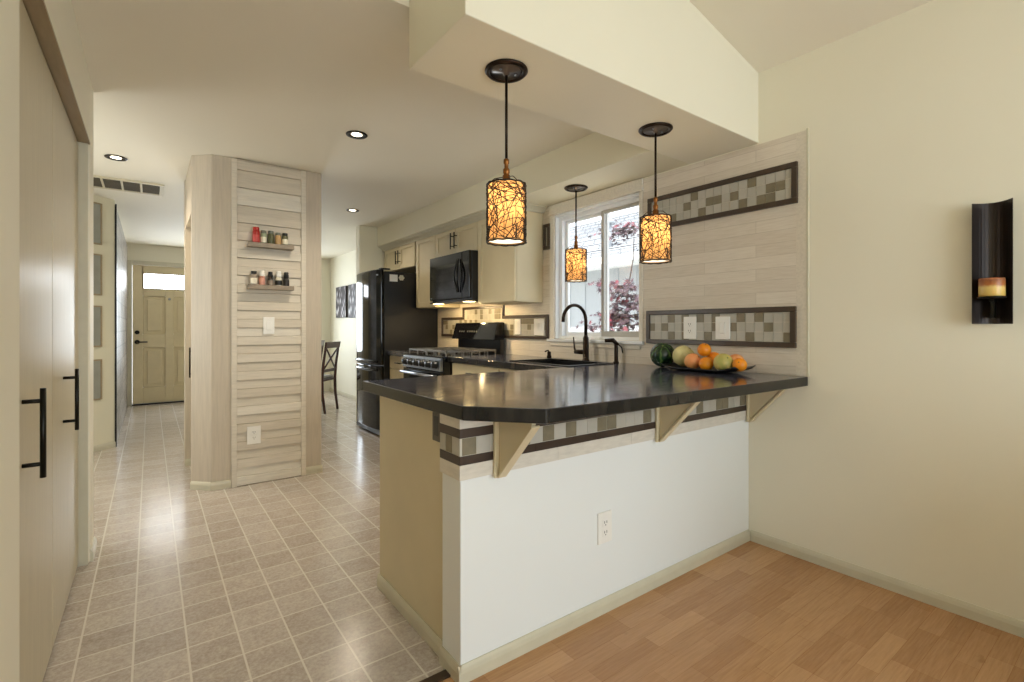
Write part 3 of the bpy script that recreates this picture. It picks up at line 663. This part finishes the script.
for gy0, gy1 in ((r0+.02, r0+.37), (r0+.39, r1-.02)):
    k = MB(); gx0, gx1 = rX+.03, 2.53
    for y in (gy0, (gy0+gy1)/2, gy1): k.box(gx0, gx1, y-.005, y+.005,   .950, .966)
    n = 6
    for i in range(n+1):
        x = gx0+(gx1-gx0)*i/n; k.box(x-.005, x+.005, gy0-.005, gy1+.005,   .950, .966)
        for y in (gy0, (gy0+gy1)/2, gy1): k.box(x-.005, x+.005, y-.005, y+.005, .919, .950)
    k.build('grate', 'grate', o)
for bx_, by_ in ((2.12, 3.85), (2.42, 3.85), (2.12, 4.23), (2.42, 4.23)): MB().lathe([(.045, 0), (.045, .008), (.03, .012), (.03, .016)], (bx_, by_, .9185), 20).build('burner', 'black_plastic', o)
MB().box(2.575, 2.62, r0, r1, .80, 1.05).build('back_riser', 'black_plastic', o)
MB().prism([(2.495, 1.05), (2.545, 1.212), (2.62, 1.212), (2.62, 1.05)], 'y', r0, r1).build('backguard', 'gloss_black', o, bevel=.006)
def slanted(name, m, a0, a1, h0, h1, off=.0012):
    P_ = lambda h: (2.495+.05*h-off*.95, 1.05+.162*h+off*.29); k = MB(); (xa, za), (xb, zb) = P_(h0), P_(h1)
    k.add([(xa, a0, za), (xa, a1, za), (xb, a1, zb), (xb, a0, zb)], [(0, 1, 2, 3)]); return k.build(name, m, o)
slanted('display', 'screenglass', 3.93, 4.17, .35, .8)
for i in range(8):
    k = MB(); P_ = lambda h: (2.495+.05*h-.0025, 1.05+.162*h+.0006); y = 3.97+i*.04 if i < 5 else 4.2+(i-5)*.04; (xa, za), (xb, zb) = P_(.42), P_(.52); k.add([(xa, y, za), (xa, y+.02, za), (xb, y+.02, zb), (xb, y, zb)], [(0, 1, 2, 3)]); k.build('touch_key', 'slot', o)

# ------------------------------------------------------------------ refrigerator
o = thing('refrigerator', (2.3, 5.37, 0), 'tall glossy black bottom freezer fridge with bowed doors', 'refrigerator')
f0, f1 = 5.003, 5.745
MB().box(2.008, XW-.012, f0, f1, .03, 1.765).build('body', 'tex_black', o, bevel=.004)
def bowed(z0, z1, out=.040, y0=f0, y1=f1):
    pts = [(2.000, y0), (2.000, y1)]
    for i in range(13):
        a = 1-i/12; e = min(1, min(a, 1-a)/.06); pts.append((1.958-out*math.sin(PI*a)**.7+.012*(1-math.sqrt(max(0, 1-(1-e)**2))), y0+(y1-y0)*a))
    return MB().prism(pts, 'z', z0, z1)
dr = bowed(.765, 1.785).build('door', 'gloss_black', o, bevel=.006); dz = bowed(.075, .752).build('freezer_drawer', 'gloss_black', o, bevel=.006)
for p_ in list(dr.data.polygons)+list(dz.data.polygons): p_.use_smooth = False
for zc, par, nm in ((.80, dr, 'handle'), (.71, dz, 'handle')):
    pts = []
    for i in range(11):
        a = i/10; pts.append((1.958-.040*math.sin(PI*(.06+.88*a))**.7-.022*math.sin(PI*a)**.4, f0+.05+(f1-f0-.1)*a, zc))
    MB().tube(pts, .013, 8).build(nm, 'gloss_black', par)
MB().box(1.965, 2.007, f0, f1, .015, .07).build('toe_grille', 'black_plastic', o)
for y in (f0+.08, f1-.08): MB().cyl((2.05, y, 0), (2.05, y, .03), .02, 12).build('foot', 'black_plastic', o)
MB().box(1.975, 2.08, f0+.02, f0+.08, 1.786, 1.80).build('hinge_cover', 'black_plastic', o)
MB().box(1.942, 1.952, f0+.035, f0+.10, 1.718, 1.733).build('badge', 'steel', o)
mg = MB().box(2.065, 2.155, f0-.003, f0-.0005, 1.66, 1.735).build('fridge_magnet', 'plate'); tag(mg, 'small white card magnet high on the black fridge side', 'magnet')
k = MB()
for i in range(6): a = i*PI/3; k.lathe([(.014, 0), (.014, -.004)], (2.20+.018*math.cos(a), f0-.0005, 1.705+.018*math.sin(a)), 12, 'y')
k.lathe([(.012, 0), (.010, -.008)], (2.20, f0-.0005, 1.705), 12, 'y'); mg = k.build('fridge_magnet', 'label'); tag(mg, 'pale flower shaped magnet beside the white card on the fridge', 'magnet')

# ------------------------------------------------------------------ sink, faucet, sprayer, dispenser
o = thing('sink', (2.31, 2.565, .921), 'dark undermount sink set into the slate counter', 'sink'); k = MB(); a = .008
k.box(sx0+.002, sx0+a, sy0+.002, sy1-.002, .74, .915); k.box(sx1-a, sx1-.002, sy0+.002, sy1-.002, .74, .915); k.box(sx0+a, sx1-a, sy0+.002, sy0+a, .74, .915); k.box(sx0+a, sx1-a, sy1-a, sy1-.002, .74, .915); k.box(sx0+a, sx1-a, sy0+a, sy1-a, .74, .748)
k.build('basin', 'black_plastic', o)
k = MB(); e = .018
for q in ((sx0-e, sx0+.006, sy0-e, sy1+e), (sx1-.006, sx1+e, sy0-e, sy1+e), (sx0+.006, sx1-.006, sy0-e, sy0+.006), (sx0+.006, sx1-.006, sy1-.006, sy1+e)): k.box(q[0], q[1], q[2], q[3], .9215, .9275)
k.build('rim', 'black_plastic', o, bevel=.002)
MB().lathe([(.04, 0), (.04, .003), (.02, .004)], (2.31, 2.56, .7482), 20).build('drain', 'steel', o)
o = thing('faucet', (2.568, 2.566, .9215), 'dark gooseneck kitchen faucet in front of the window', 'faucet')
MB().lathe([(.027, 0), (.027, .008), (.022, .012), (.021, .17), (.016, .176), (.0135, .19)], (2.568, 2.566, .9215), 24).build('body', 'bronze', o)
pts = [(2.568, 2.566, 1.105), (2.568, 2.566, 1.215)]
for i in range(1, 15): a = PI*i/15; pts.append((2.568-.112*(1-math.cos(a)), 2.566, 1.215+.112*math.sin(a)))
pts.append((2.344, 2.566, 1.205)); MB().tube(pts, .0125, 12).build('spout', 'bronze', o)
k = MB().cyl((2.568, 2.58, .985), (2.568, 2.675, .985), .017, 14); k.tube([(2.568, 2.672, .985), (2.56, 2.677, 1.01), (2.555, 2.682, 1.095)], [.009, .007, .005], 8); k.build('lever', 'bronze', o)
o = thing('side_sprayer', (2.595, 2.30, .9215), 'small dark side sprayer right of the faucet', 'sprayer')
MB().lathe([(.020, 0), (.020, .006), (.014, .012), (.013, .115), (.015, .13)], (2.595, 2.30, .9215), 18).build('body', 'bronze', o)
k = MB(); k.tube([(2.60, 2.285, 1.045), (2.575, 2.31, 1.078), (2.535, 2.35, 1.075)], [.012, .017, .013], 10); k.tube([(2.60, 2.285, 1.05), (2.61, 2.262, 1.03), (2.612, 2.255, .99)], .005, 6); k.build('spray_head', 'bronze', o)
o = thing('soap_dispenser', (2.545, 2.95, .9215), 'short dark dispenser cap at the far end of the sink', 'dispenser')
MB().lathe([(.019, 0), (.019, .02), (.015, .024), (.015, .05), (.012, .054)], (2.545, 2.95, .9215), 16).build('body', 'bronze', o)
MB().tube([(2.545, 2.95, .972), (2.53, 2.945, .985), (2.495, 2.94, .978)], .006, 8).build('nozzle', 'bronze', o)

# ------------------------------------------------------------------ pendants
def make_pendant(loc):
    o = thing('pendant_lamp', loc, '', 'pendant lamp', 'wire wrapped pendant lamps')
    x, y, z = loc; top = z-.436; bot = z-.672; R = .074
    k = MB().lathe([(.083, 0), (.084, -.005), (.076, -.013), (.064, -.011), (.062, -.006), (.062, 0)], (x, y, z-.0005), 40); can = k.build('canopy', 'bronze', o)
    MB().lathe([(.0605, -.004), (.0600, -.009), (.014, -.010), (.011, -.020), (.006, -.022)], (x, y, z-.0005), 36).build('canopy_plate', 'bronze_plate', can)
    for q in (-.035, .035): MB().sphere((x+q, y-.012, z-.0125), .005, 10, 6).build('screw', 'steel', can)
    MB().cyl((x, y, z-.012), (x, y, top+.085), .0055, 12).build('rod', 'bronze', o)
    MB().lathe([(.007, .092), (.011, .088), (.011, .074), (.008, .070), (.008, .056), (.013, .050), (.013, .036), (.009, .032), (.015, .026), (.016, .006), (.020, .002), (.020, -.012), (.014, -.018)], (x, y, top), 20).build('socket', 'copper', o)
    k = MB()
    for i in range(3):
        a = 2*PI*i/3+.5; k.tube([(x+.014*math.cos(a), y+.014*math.sin(a), top+.020), (x+.045*math.cos(a), y+.045*math.sin(a), top+.014), (x+(R+.003)*math.cos(a), y+(R+.003)*math.sin(a), top-.012)], .0016, 6)
    k.build('spider', 'bronze', o)
    k = MB(); k.lathe([(R-.004, bot-z+.006), (R-.004, top-z-.012)], (x, y, z), 40, capped=False); k.build('liner', 'liner', o)
    MB().lathe([(R-.006, bot-z+.010), (R-.006, bot-z+.012)], (x, y, z), 40).build('diffuser', 'opal', o)
    MB().sphere((x, y, z-.52), .026, 16, 10).build('bulb', 'bulb', o)
    rnd = random.Random(21); k = MB()
    def cp(th, h, r=R): return (x+r*math.cos(th), y+r*math.sin(th), h)
    for zz, rr in ((top-.010, R+.001), (bot+.004, R+.002)):
        k.tube([cp(2*PI*i/40, zz+.0015*math.sin(i*1.7), rr+.001*math.sin(i*2.3)) for i in range(40)], .0034, 6, closed=True)
    for i in range(10): k.tube([cp(2*PI*i/10+.2, zz, R-.001) for zz in (top-.01, (top+bot)/2, bot+.004)], .0013, 5)
    for i in range(190):
        th = rnd.uniform(0, 2*PI); h = rnd.uniform(bot+.006, top-.014); a = rnd.uniform(0, 2*PI); kap = rnd.uniform(-.14, .14); pts = []
        for s_ in range(rnd.randint(8, 16)):
            pts.append(cp(th, h, R+.001+.003*rnd.random())); a += kap*.5+rnd.uniform(-.05, .05)
            th += .0095*math.cos(a)/R; h += .0095*math.sin(a)
            if h > top-.014 or h < bot+.008: a = -a; h = min(max(h, bot+.008), top-.014)
        k.tube(pts, .0015, 5)
    k.build('wire_cage', 'wire', o); return o
M['bulb'] = glow('lit bulb', 'ffd9a0', 4)
pend = make_pendant((1.112, 1.542, 2.1665))
for i, (p_, lb) in enumerate([((1.112, 1.542, 2.1665), 'wire wrapped amber pendant over the clipped end of the counter'), ((2.045, 1.553, 2.1665), 'wire wrapped amber pendant over the counter before the mosaic wall'), ((2.449, 2.545, 2.1665), 'wire wrapped amber pendant over the sink in front of the window')]):
    c = pend if i == 0 else copy_tree(pend)
    c.location = p_; c['label'] = lb
    lamp('pendant_bulb', 'POINT', (p_[0], p_[1], p_[2]-.52), 2.3, (1, .74, .44), shadow_soft_size=.035)

# ------------------------------------------------------------------ recessed cans and vent
def can(loc, label):
    o = thing('ceiling_light', loc, label, 'ceiling light', 'recessed ceiling lights'); x, y, z = loc
    MB().lathe([(.034, -.001), (.066, -.001), (.068, -.004), (.064, -.008), (.046, -.005), (.034, -.002)], (x, y, z), 28, capped=False).build('trim_ring', 'bronze', o)
    MB().lathe([(.033, -.003), (.031, -.0012)], (x, y, z), 24).build('lens', 'lens', o)
for p_, lb, e in (((-.20, 4.6, H0), 'small recessed light in the hall ceiling by the vent', 30), ((1.07, 3.13, H0), 'small recessed light in the kitchen ceiling right of the planked block', 46), ((1.73, 5.19, H0), 'small recessed light in the ceiling before the fridge', 20)):
    can(p_, lb); lamp('can_light', 'SPOT', (p_[0], p_[1], p_[2]-.02), e, (1, .88, .70), (p_[0], p_[1], 0), spot_size=2.6, spot_blend=.8, shadow_soft_size=.045)
o = thing('air_vent', (-.22, 5.45, H0), 'beige return air vent with dark slots in the hall ceiling', 'vent'); vx0, vx1, vy0, vy1 = -.62, .10, 5.24, 5.66
k = MB()
for q in ((vx0, vx1, vy0, vy0+.03), (vx0, vx1, vy1-.03, vy1), (vx0, vx0+.03, vy0+.03, vy1-.03), (vx1-.03, vx1, vy0+.03, vy1-.03)): k.box(q[0], q[1], q[2], q[3], H0-.012, H0-.001)
for i in range(1, 5): x = vx0+.03+(vx1-vx0-.06)*i/5; k.box(x-.008, x+.008, vy0+.03, vy1-.03, H0-.011, H0-.001)
k.build('frame', 'vent', o); k = MB(); k.box(vx0+.03, vx1-.03, vy0+.03, vy1-.03, H0-.003, H0-.001)
for i in range(14): y = vy0+.045+i*.0245; k.box(vx0+.03, vx1-.03, y, y+.006, H0-.009, H0-.003)
k.build('grille', 'ventdark', o)

# ------------------------------------------------------------------ spice shelves and jars
def shelf(z, label):
    s_ = MB(); s_.box(.574, .888, 4.008, 4.0825, z-.022, z); s_.box(.574, .888, 4.004, 4.0075, z-.022, z+.010) ; o = s_.build('spice_shelf', 'shelf', bevel=.002, origin=(.731, 4.08, z)); tag(o, label, 'shelf', 'spice shelves')
shelf(1.783, 'upper narrow wooden spice shelf on the planked block'); shelf(1.472, 'lower narrow wooden spice shelf on the planked block')
def jar(x, z, r, h, glass, cap, label, lab=None, grinder=False, square=False):
    y = 4.043; o = thing('spice_jar', (x, y, z), label, 'spice jar', 'spice jars on the block shelves'); seg = 20; hb = h*(.62 if grinder else .80)
    if grinder:
        MB().lathe([(r*.9, 0), (r, .004), (r, hb*.75), (r*.7, hb)], (x, y, z+.0005), seg).build('jar_body', glass, o)
        MB().lathe([(r*.72, hb), (r*.85, hb+.004), (r*.85, h*.82), (r*.75, h*.86), (r*.85, h*.9), (r*.7, h)], (x, y, z+.0005), seg).build('cap', cap, o)
    else:
        MB().lathe([(r*.92, 0), (r, .003), (r, hb-.006), (r*.82, hb)], (x, y, z+.0005), 4 if square else seg, smooth=not square).build('jar_body', glass, o)
        MB().lathe([(r*.86, hb+.0005), (r*.88, hb+.003), (r*.88, h-.002), (r*.8, h)], (x, y, z+.0005), seg).build('cap', cap, o)
    if lab: MB().lathe([(r+.0006, hb*.2), (r+.0006, hb*.68)], (x, y, z), seg, capped=False).build('label', lab, o)
zu, zl = 1.783, 1.472
for x, h, g, cpp, lab, lb in ((.632, .125, 'redtin', 'redtin', 'redlabel', 'tall red spice tin at the left of the upper shelf'), (.681, .106, 'herb', 'greycap', 'label', 'pale green spice jar next to the red tin'), (.731, .108, 'darkherb', 'greycap', None, 'dark green herb jar at the middle of the upper shelf'), (.781, .100, 'tan', 'greycap', None, 'jar of tan spice on the upper shelf'), (.830, .102, 'darkherb', 'blackcap', 'label', 'black capped jar with a white label on the upper shelf')):
    jar(x, zu, .024 if g == 'redtin' else .0215, h, g, cpp, lb, lab)
jar(.617, zl, .0225, .110, 'greyspice', 'blackcap', 'glass jar of grey brown spice at the left of the lower shelf', 'label')
jar(.671, zl, .022, .120, 'pink', 'whitecap', 'white topped grinder of pink salt on the lower shelf', None, True)
jar(.729, zl, .020, .112, 'pepper', 'blackcap', 'black topped dark grinder at the middle of the lower shelf', 'greyspice', True)
jar(.785, zl, .0225, .120, 'label', 'whitecap', 'white topped grinder with a black label on the lower shelf', 'blacklabel', True)
jar(.839, zl, .0215, .116, 'pepper', 'blackcap', 'black peppercorn grinder at the right of the lower shelf', None, True)

# ------------------------------------------------------------------ fruit
def ball(name, m, c, r, label, cat, group='fruit on the counter', sq=(1, 1, 1), stem=True, tilt=(0, 0)):
    mb = MB(); v = []; seg, rings = 28, 18
    mb.sphere((0, 0, 0), r, seg, rings, None, sq)
    for v_ in mb.bm.verts:                                            # dimple at the poles
        q = max(0, abs(v_.co.z)/(r*sq[2])-.86)/.14; v_.co.z *= 1-.07*q*q
    o = mb.build(name, m); o.location = c; o.rotation_euler = (tilt[0], tilt[1], 0); tag(o, label, cat, group)
    if stem:
        s_ = MB().lathe([(r*.10, r*sq[2]*.92), (r*.09, r*sq[2]*.95), (r*.05, r*sq[2]*.965)], (0, 0, 0), 10).build('stem', 'stem', None); s_.parent = o
    return o
ball('watermelon', 'melon', (2.563, 1.893, .9215+.0755), .0755, 'small dark green striped watermelon beside the fruit tray', 'watermelon', tilt=(.35, -.5))
o = bpy.data.objects.new('fruit_tray', None)
k = MB(); NY, NX = 18, 6; v = []; f = []
for s_ in (0, 1):
    for i in range(NY+1):
        a = i/NY*2-1
        for j in range(NX+1):
            b2 = j/NX*2-1; z = .9225+.006+.030*max(0, abs(a)-.55)**1.6/.45**1.6*.8+.014*max(0, abs(b2)-.5)**2/.25+(.0 if s_ else -.006)
            v.append((2.505+.105*b2, 1.575+.238*a, z))
n = (NX+1)*(NY+1)
for i in range(NY):
    for j in range(NX):
        q = (i*(NX+1)+j, i*(NX+1)+j+1, (i+1)*(NX+1)+j+1, (i+1)*(NX+1)+j); f.append(q[::-1]); f.append(tuple(n+x for x in q))
edge = [j for j in range(NX+1)]+[(i+1)*(NX+1)+NX for i in range(NY)]+[NY*(NX+1)+j for j in range(NX-1, -1, -1)]+[i*(NX+1) for i in range(NY-1, 0, -1)]
for i in range(len(edge)): a, b2 = edge[i], edge[(i+1) % len(edge)]; f.append((a, b2, n+b2, n+a))
k.add(v, f, None, True); tr = k.build('fruit_tray', 'black_plastic', origin=(2.505, 1.575, .9215)); tag(tr, 'long black tray with raised ends under the fruit', 'tray')
tz = .9295
ball('cantaloupe', 'cantaloupe', (2.548, 1.735, tz+.068), .063, 'pale yellow melon at the watermelon end of the tray', 'melon', tilt=(.6, .3))
ball('grapefruit', 'grapefruit', (2.470, 1.622, tz+.0465), .0455, 'pinkish grapefruit in front of the pale melon', 'grapefruit', tilt=(.9, .2))
ball('orange', 'orange', (2.452, 1.528, tz+.0385), .0375, 'orange at the front of the tray between the grapefruit and green melon', 'orange', tilt=(-.5, .4))
ball('cantaloupe', 'greenmelon', (2.455, 1.430, tz+.0505), .0495, 'green and yellow small melon at the front of the tray', 'melon', tilt=(.8, -.5))
ball('orange', 'orange', (2.465, 1.345, .9375+.0365), .0355, 'orange at the near end of the tray', 'orange', tilt=(.3, -1.1))
ball('orange', 'orange', (2.558, 1.545, tz+.061), .040, 'orange at the back of the tray, half hidden', 'orange', tilt=(.2, .3))
ball('grapefruit', 'grapefruit', (2.560, 1.418, tz+.050), .0440, 'pinkish grapefruit at the back near the end of the tray', 'grapefruit', tilt=(-.4, .6))
ball('orange', 'orange', (2.507, 1.574, tz+.112), .037, 'orange resting on top of the fruit pile', 'orange', tilt=(.4, -.3))

# ------------------------------------------------------------------ wall sconce
o = thing('wall_sconce', (XW, .42, 1.182), 'tall curved black metal candle sconce on the right wall', 'sconce')
pts = []; yc, hw_ = .419, .0575
def arc(off):
    r_ = []
    for i in range(15):
        a = i/14*2-1; r_.append((XW-.004-off-.047*(a*a), yc+(hw_-off*.3)*a))
    return r_
A = arc(0); B = arc(.003)
MB().prism(A+B[::-1], 'z', 1.182, 1.655).build('back_shield', 'sconce', o)
k = MB(); k.lathe([(.040, 0), (.042, .004), (.042, .008)], (XW-.052, yc, 1.279), 24); k.box(XW-.060, XW-.010, yc-.008, yc+.008, 1.268, 1.2785); k.box(XW-.04, XW-.009, yc-.006, yc+.006, 1.205, 1.268); k.build('candle_cup', 'black', o)
cd_ = MB().lathe([(.0365, 1.2875), (.038, 1.291), (.038, 1.352), (.036, 1.357), (.030, 1.353)], (XW-.052, yc, 0), 28).build('candle', 'candle', None)
tag(cd_, 'brown and yellow layered pillar candle in the black wall sconce', 'candle')
k = MB().cyl((XW-.052, yc, 1.352), (XW-.052, yc, 1.366), .0012, 6).build('wick', 'black', None); k.parent = cd_

# ------------------------------------------------------------------ nook: chairs and canvases
def make_chair(loc, rz, label):
    o = thing('dining_chair', loc, label, 'chair', 'dark wood dining chairs'); o.rotation_euler = (0, 0, 0); hwid = .19
    R = Matrix.Rotation(rz, 4, 'Z'); T = Matrix.Translation(loc) @ R
    def fin(mb, name, m, **kw): mb.xf(T); return mb.build(name, m, o, **kw)
    for s_ in (-1, 1):
        fin(MB().tube([(s_*hwid, -.24, 0), (s_*hwid, -.205, .25), (s_*hwid, -.20, .46), (s_*hwid, -.215, .65), (s_*hwid, -.26, .95)], [.017, .02, .021, .019, .016], 8), 'leg', 'chairwood')
        fin(MB().tube([(s_*hwid, .2, 0), (s_*hwid, .2, .43)], [.014, .02], 8), 'leg', 'chairwood')
    fin(MB().box(-hwid-.015, hwid+.015, -.2, .22, .425, .45), 'seat_frame', 'chairwood', bevel=.006)
    fin(MB().box(-hwid-.01, hwid+.01, -.175, .215, .4505, .49), 'seat_cushion', 'cushion', bevel=.015)
    k = MB(); 
    k.prism([(-.265, .88), (-.238, .88), (-.252, .965), (-.279, .965)], 'x', -hwid-.02, hwid+.02); fin(k, 'top_rail', 'chairwood', bevel=.004)
    fin(MB().prism([(-.213, .55), (-.19, .55), (-.198, .59), (-.221, .59)], 'x', -hwid, hwid), 'lower_rail', 'chairwood')
    fin(MB().tube([(-hwid, -.207, .57), (0, -.225, .73), (hwid, -.255, .89)], .012, 6), 'cross_slat', 'chairwood'); fin(MB().tube([(hwid, -.207, .57), (0, -.233, .73), (-hwid, -.255, .89)], .012, 6), 'cross_slat', 'chairwood')
    return o
make_chair((1.85, 7.13, 0), math.radians(48), 'dark wood cross back chair right of the planked block')
make_chair((1.87, 7.90, 0), math.radians(62), 'dark wood chair half hidden behind the nearer cross back chair')
def canvas(y0, y1, z0, z1, label):
    o = thing('canvas_print', (XW, (y0+y1)/2, z0), label, 'picture', 'canvas prints in the nook')
    MB().box(XW-.035, XW-.001, y0, y1, z0, z1).build('canvas', 'art_side', o); MB().box(XW-.0365, XW-.0352, y0+.004, y1-.004, z0+.004, z1-.004).build('picture', 'art', o)
canvas(8.20, 8.74, 1.33, 1.86, 'dark and white canvas print at the far end of the nook wall'); canvas(7.55, 8.08, 1.32, 1.86, 'dark and white canvas print just left of the fridge')

# framed panels on the angled hall wall
for z0, z1, lb in ((1.947, 2.338, 'grey framed panel topmost on the angled hall wall'), (1.469, 1.856, 'grey framed panel second from the top on the angled hall wall'), (.983, 1.37, 'grey framed panel third from the top on the angled hall wall'), (.484, .865, 'grey framed panel lowest on the angled hall wall')):
    c = Vector((-.375, 6.059)); t_ = Vector((-.7071, -.7071)); n_ = Vector((.7071, -.7071))
    o = thing('framed_panel', (c.x, c.y, z0), lb, 'panel', 'grey panels on the angled hall wall')
    def sl(a, b2, d0, d1, za, zb):
        p = [c+t_*a+n_*d0, c+t_*b2+n_*d0, c+t_*b2+n_*d1, c+t_*a+n_*d1]; return MB().prism([tuple(q) for q in p], 'z', za, zb)
    L = .30; k = MB()
    for a, b2, za, zb in ((0, L, z0, z0+.012), (0, L, z1-.012, z1), (0, .012, z0+.012, z1-.012), (L-.012, L, z0+.012, z1-.012)):
        p = [c+t_*a+n_*.002, c+t_*b2+n_*.002, c+t_*b2+n_*.016, c+t_*a+n_*.016]; k.prism([tuple(q) for q in p], 'z', za, zb)
    k.build('frame', 'jamb', o); sl(.012, L-.012, .002, .010, z0+.012, z1-.012).build('panel', 'print', o)

# ------------------------------------------------------------------ outside the window
struct(MB().box(2.83, 14, -6, 18, -.32, -.3).build('ground', 'ground'))
nb = thing('neighbour_house', (6, 5, -.3), 'pale grey neighbouring house with shingled roof outside the window', 'house')
k = MB(); k.box(5.9, 6.2, -5, 17, -.3, 2.25)
for i in range(60): y = -4.9+i*.36; k.box(5.885, 5.8995, y, y+.05, -.3, 2.25)
k.build('wall', 'siding', nb)
k = MB(); k.box(5.46, 5.50, -5, 17, 2.07, 2.19); k.box(5.50, 5.9, -5, 17, 2.10, 2.115); k.box(5.38, 5.4595, -5, 17, 2.11, 2.2); k.build('fascia', 'gutter', nb)
k = MB()
x = 5.40; z = 2.21; 
for i in range(34): k.prism([(x, z), (x+.20, z+.07), (x+.20, z+.082), (x, z+.022)], 'y', -5, 17); x += .165; z += .0645
k.build('roof', 'shingle', nb)
k = MB().cyl((6.05, 5.55, 2.4), (6.05, 5.55, 2.86), .07, 14); k.lathe([(.13, 2.86), (.10, 2.93), (.02, 2.96)], (6.05, 5.55, 0), 16); k.build('roof_vent', 'siding', nb)
# Japanese maple
tr = thing('japanese_maple', (4.05, 3.55, -.3), 'red leaved japanese maple just outside the kitchen window', 'tree')
rnd = random.Random(4); k = MB(); lf = MB()
trunk = [(4.05, 3.41, -.3), (4.03, 3.39, .5), (4.05, 3.42, 1.0), (4.0, 3.40, 1.5), (4.06, 3.36, 1.9), (4.0, 3.30, 2.25)]
k.tube(trunk, [.016, .013, .010, .008, .006, .003], 7)
def leaf(c, s_, m):
    n = Vector((rnd.uniform(-1, .2), rnd.uniform(-.8, .6), rnd.uniform(.1, 1))).normalized(); a = n.orthogonal().normalized(); a.rotate(Matrix.Rotation(rnd.uniform(0, 6.28), 3, n)); b2 = n.cross(a); pts = []
    for i in range(7):
        L = s_*(1, .92, .7)[min(abs(i-3), 2)] if abs(i-3) < 3 else s_*.5; th = (i-3)*.62
        for q, rr in ((th-.30, .28*s_), (th, L)): pts.append(c+a*(rr*math.cos(q))+b2*(rr*math.sin(q)))
    pts.append(c-a*.12*s_); lf.add([tuple(p) for p in pts], [tuple(range(len(pts)))], m)
tips = []
for i in range(40):
    t_ = rnd.uniform(.38, .70) if i < 36 else rnd.uniform(.95, .99); idx = t_*(len(trunk)-1); j = int(idx); p = Vector(trunk[j]).lerp(Vector(trunk[min(j+1, 5)]), idx-j)
    side = rnd.choice((1, 1, 1, -1)); d_ = Vector((rnd.uniform(-.5, .4), side*rnd.uniform(.5, 1), rnd.uniform(-.05, .35))); Lb = rnd.uniform(.25, .75)*(1.15-.45*t_)
    pts = [p]
    for s_ in range(4): pts.append(p+d_*Lb*(s_+1)/4+Vector((rnd.uniform(-.02, .02), rnd.uniform(-.02, .02), -.03*(s_+1)**1.5*.25)))
    if 1.6 < p.z < 1.95: continue
    k.tube(pts, [.006, .005, .004, .003, .0015], 5)
    for q in pts[1:]:
        for _ in range(7):
            c_ = q+Vector((rnd.gauss(0, .05), rnd.gauss(0, .07), rnd.gauss(0, .03))); leaf(c_, rnd.uniform(.04, .07), 'leafred' if rnd.random() < .16 else 'leaf')
k.build('trunk', 'bark', tr); lf.build('foliage', None, tr)
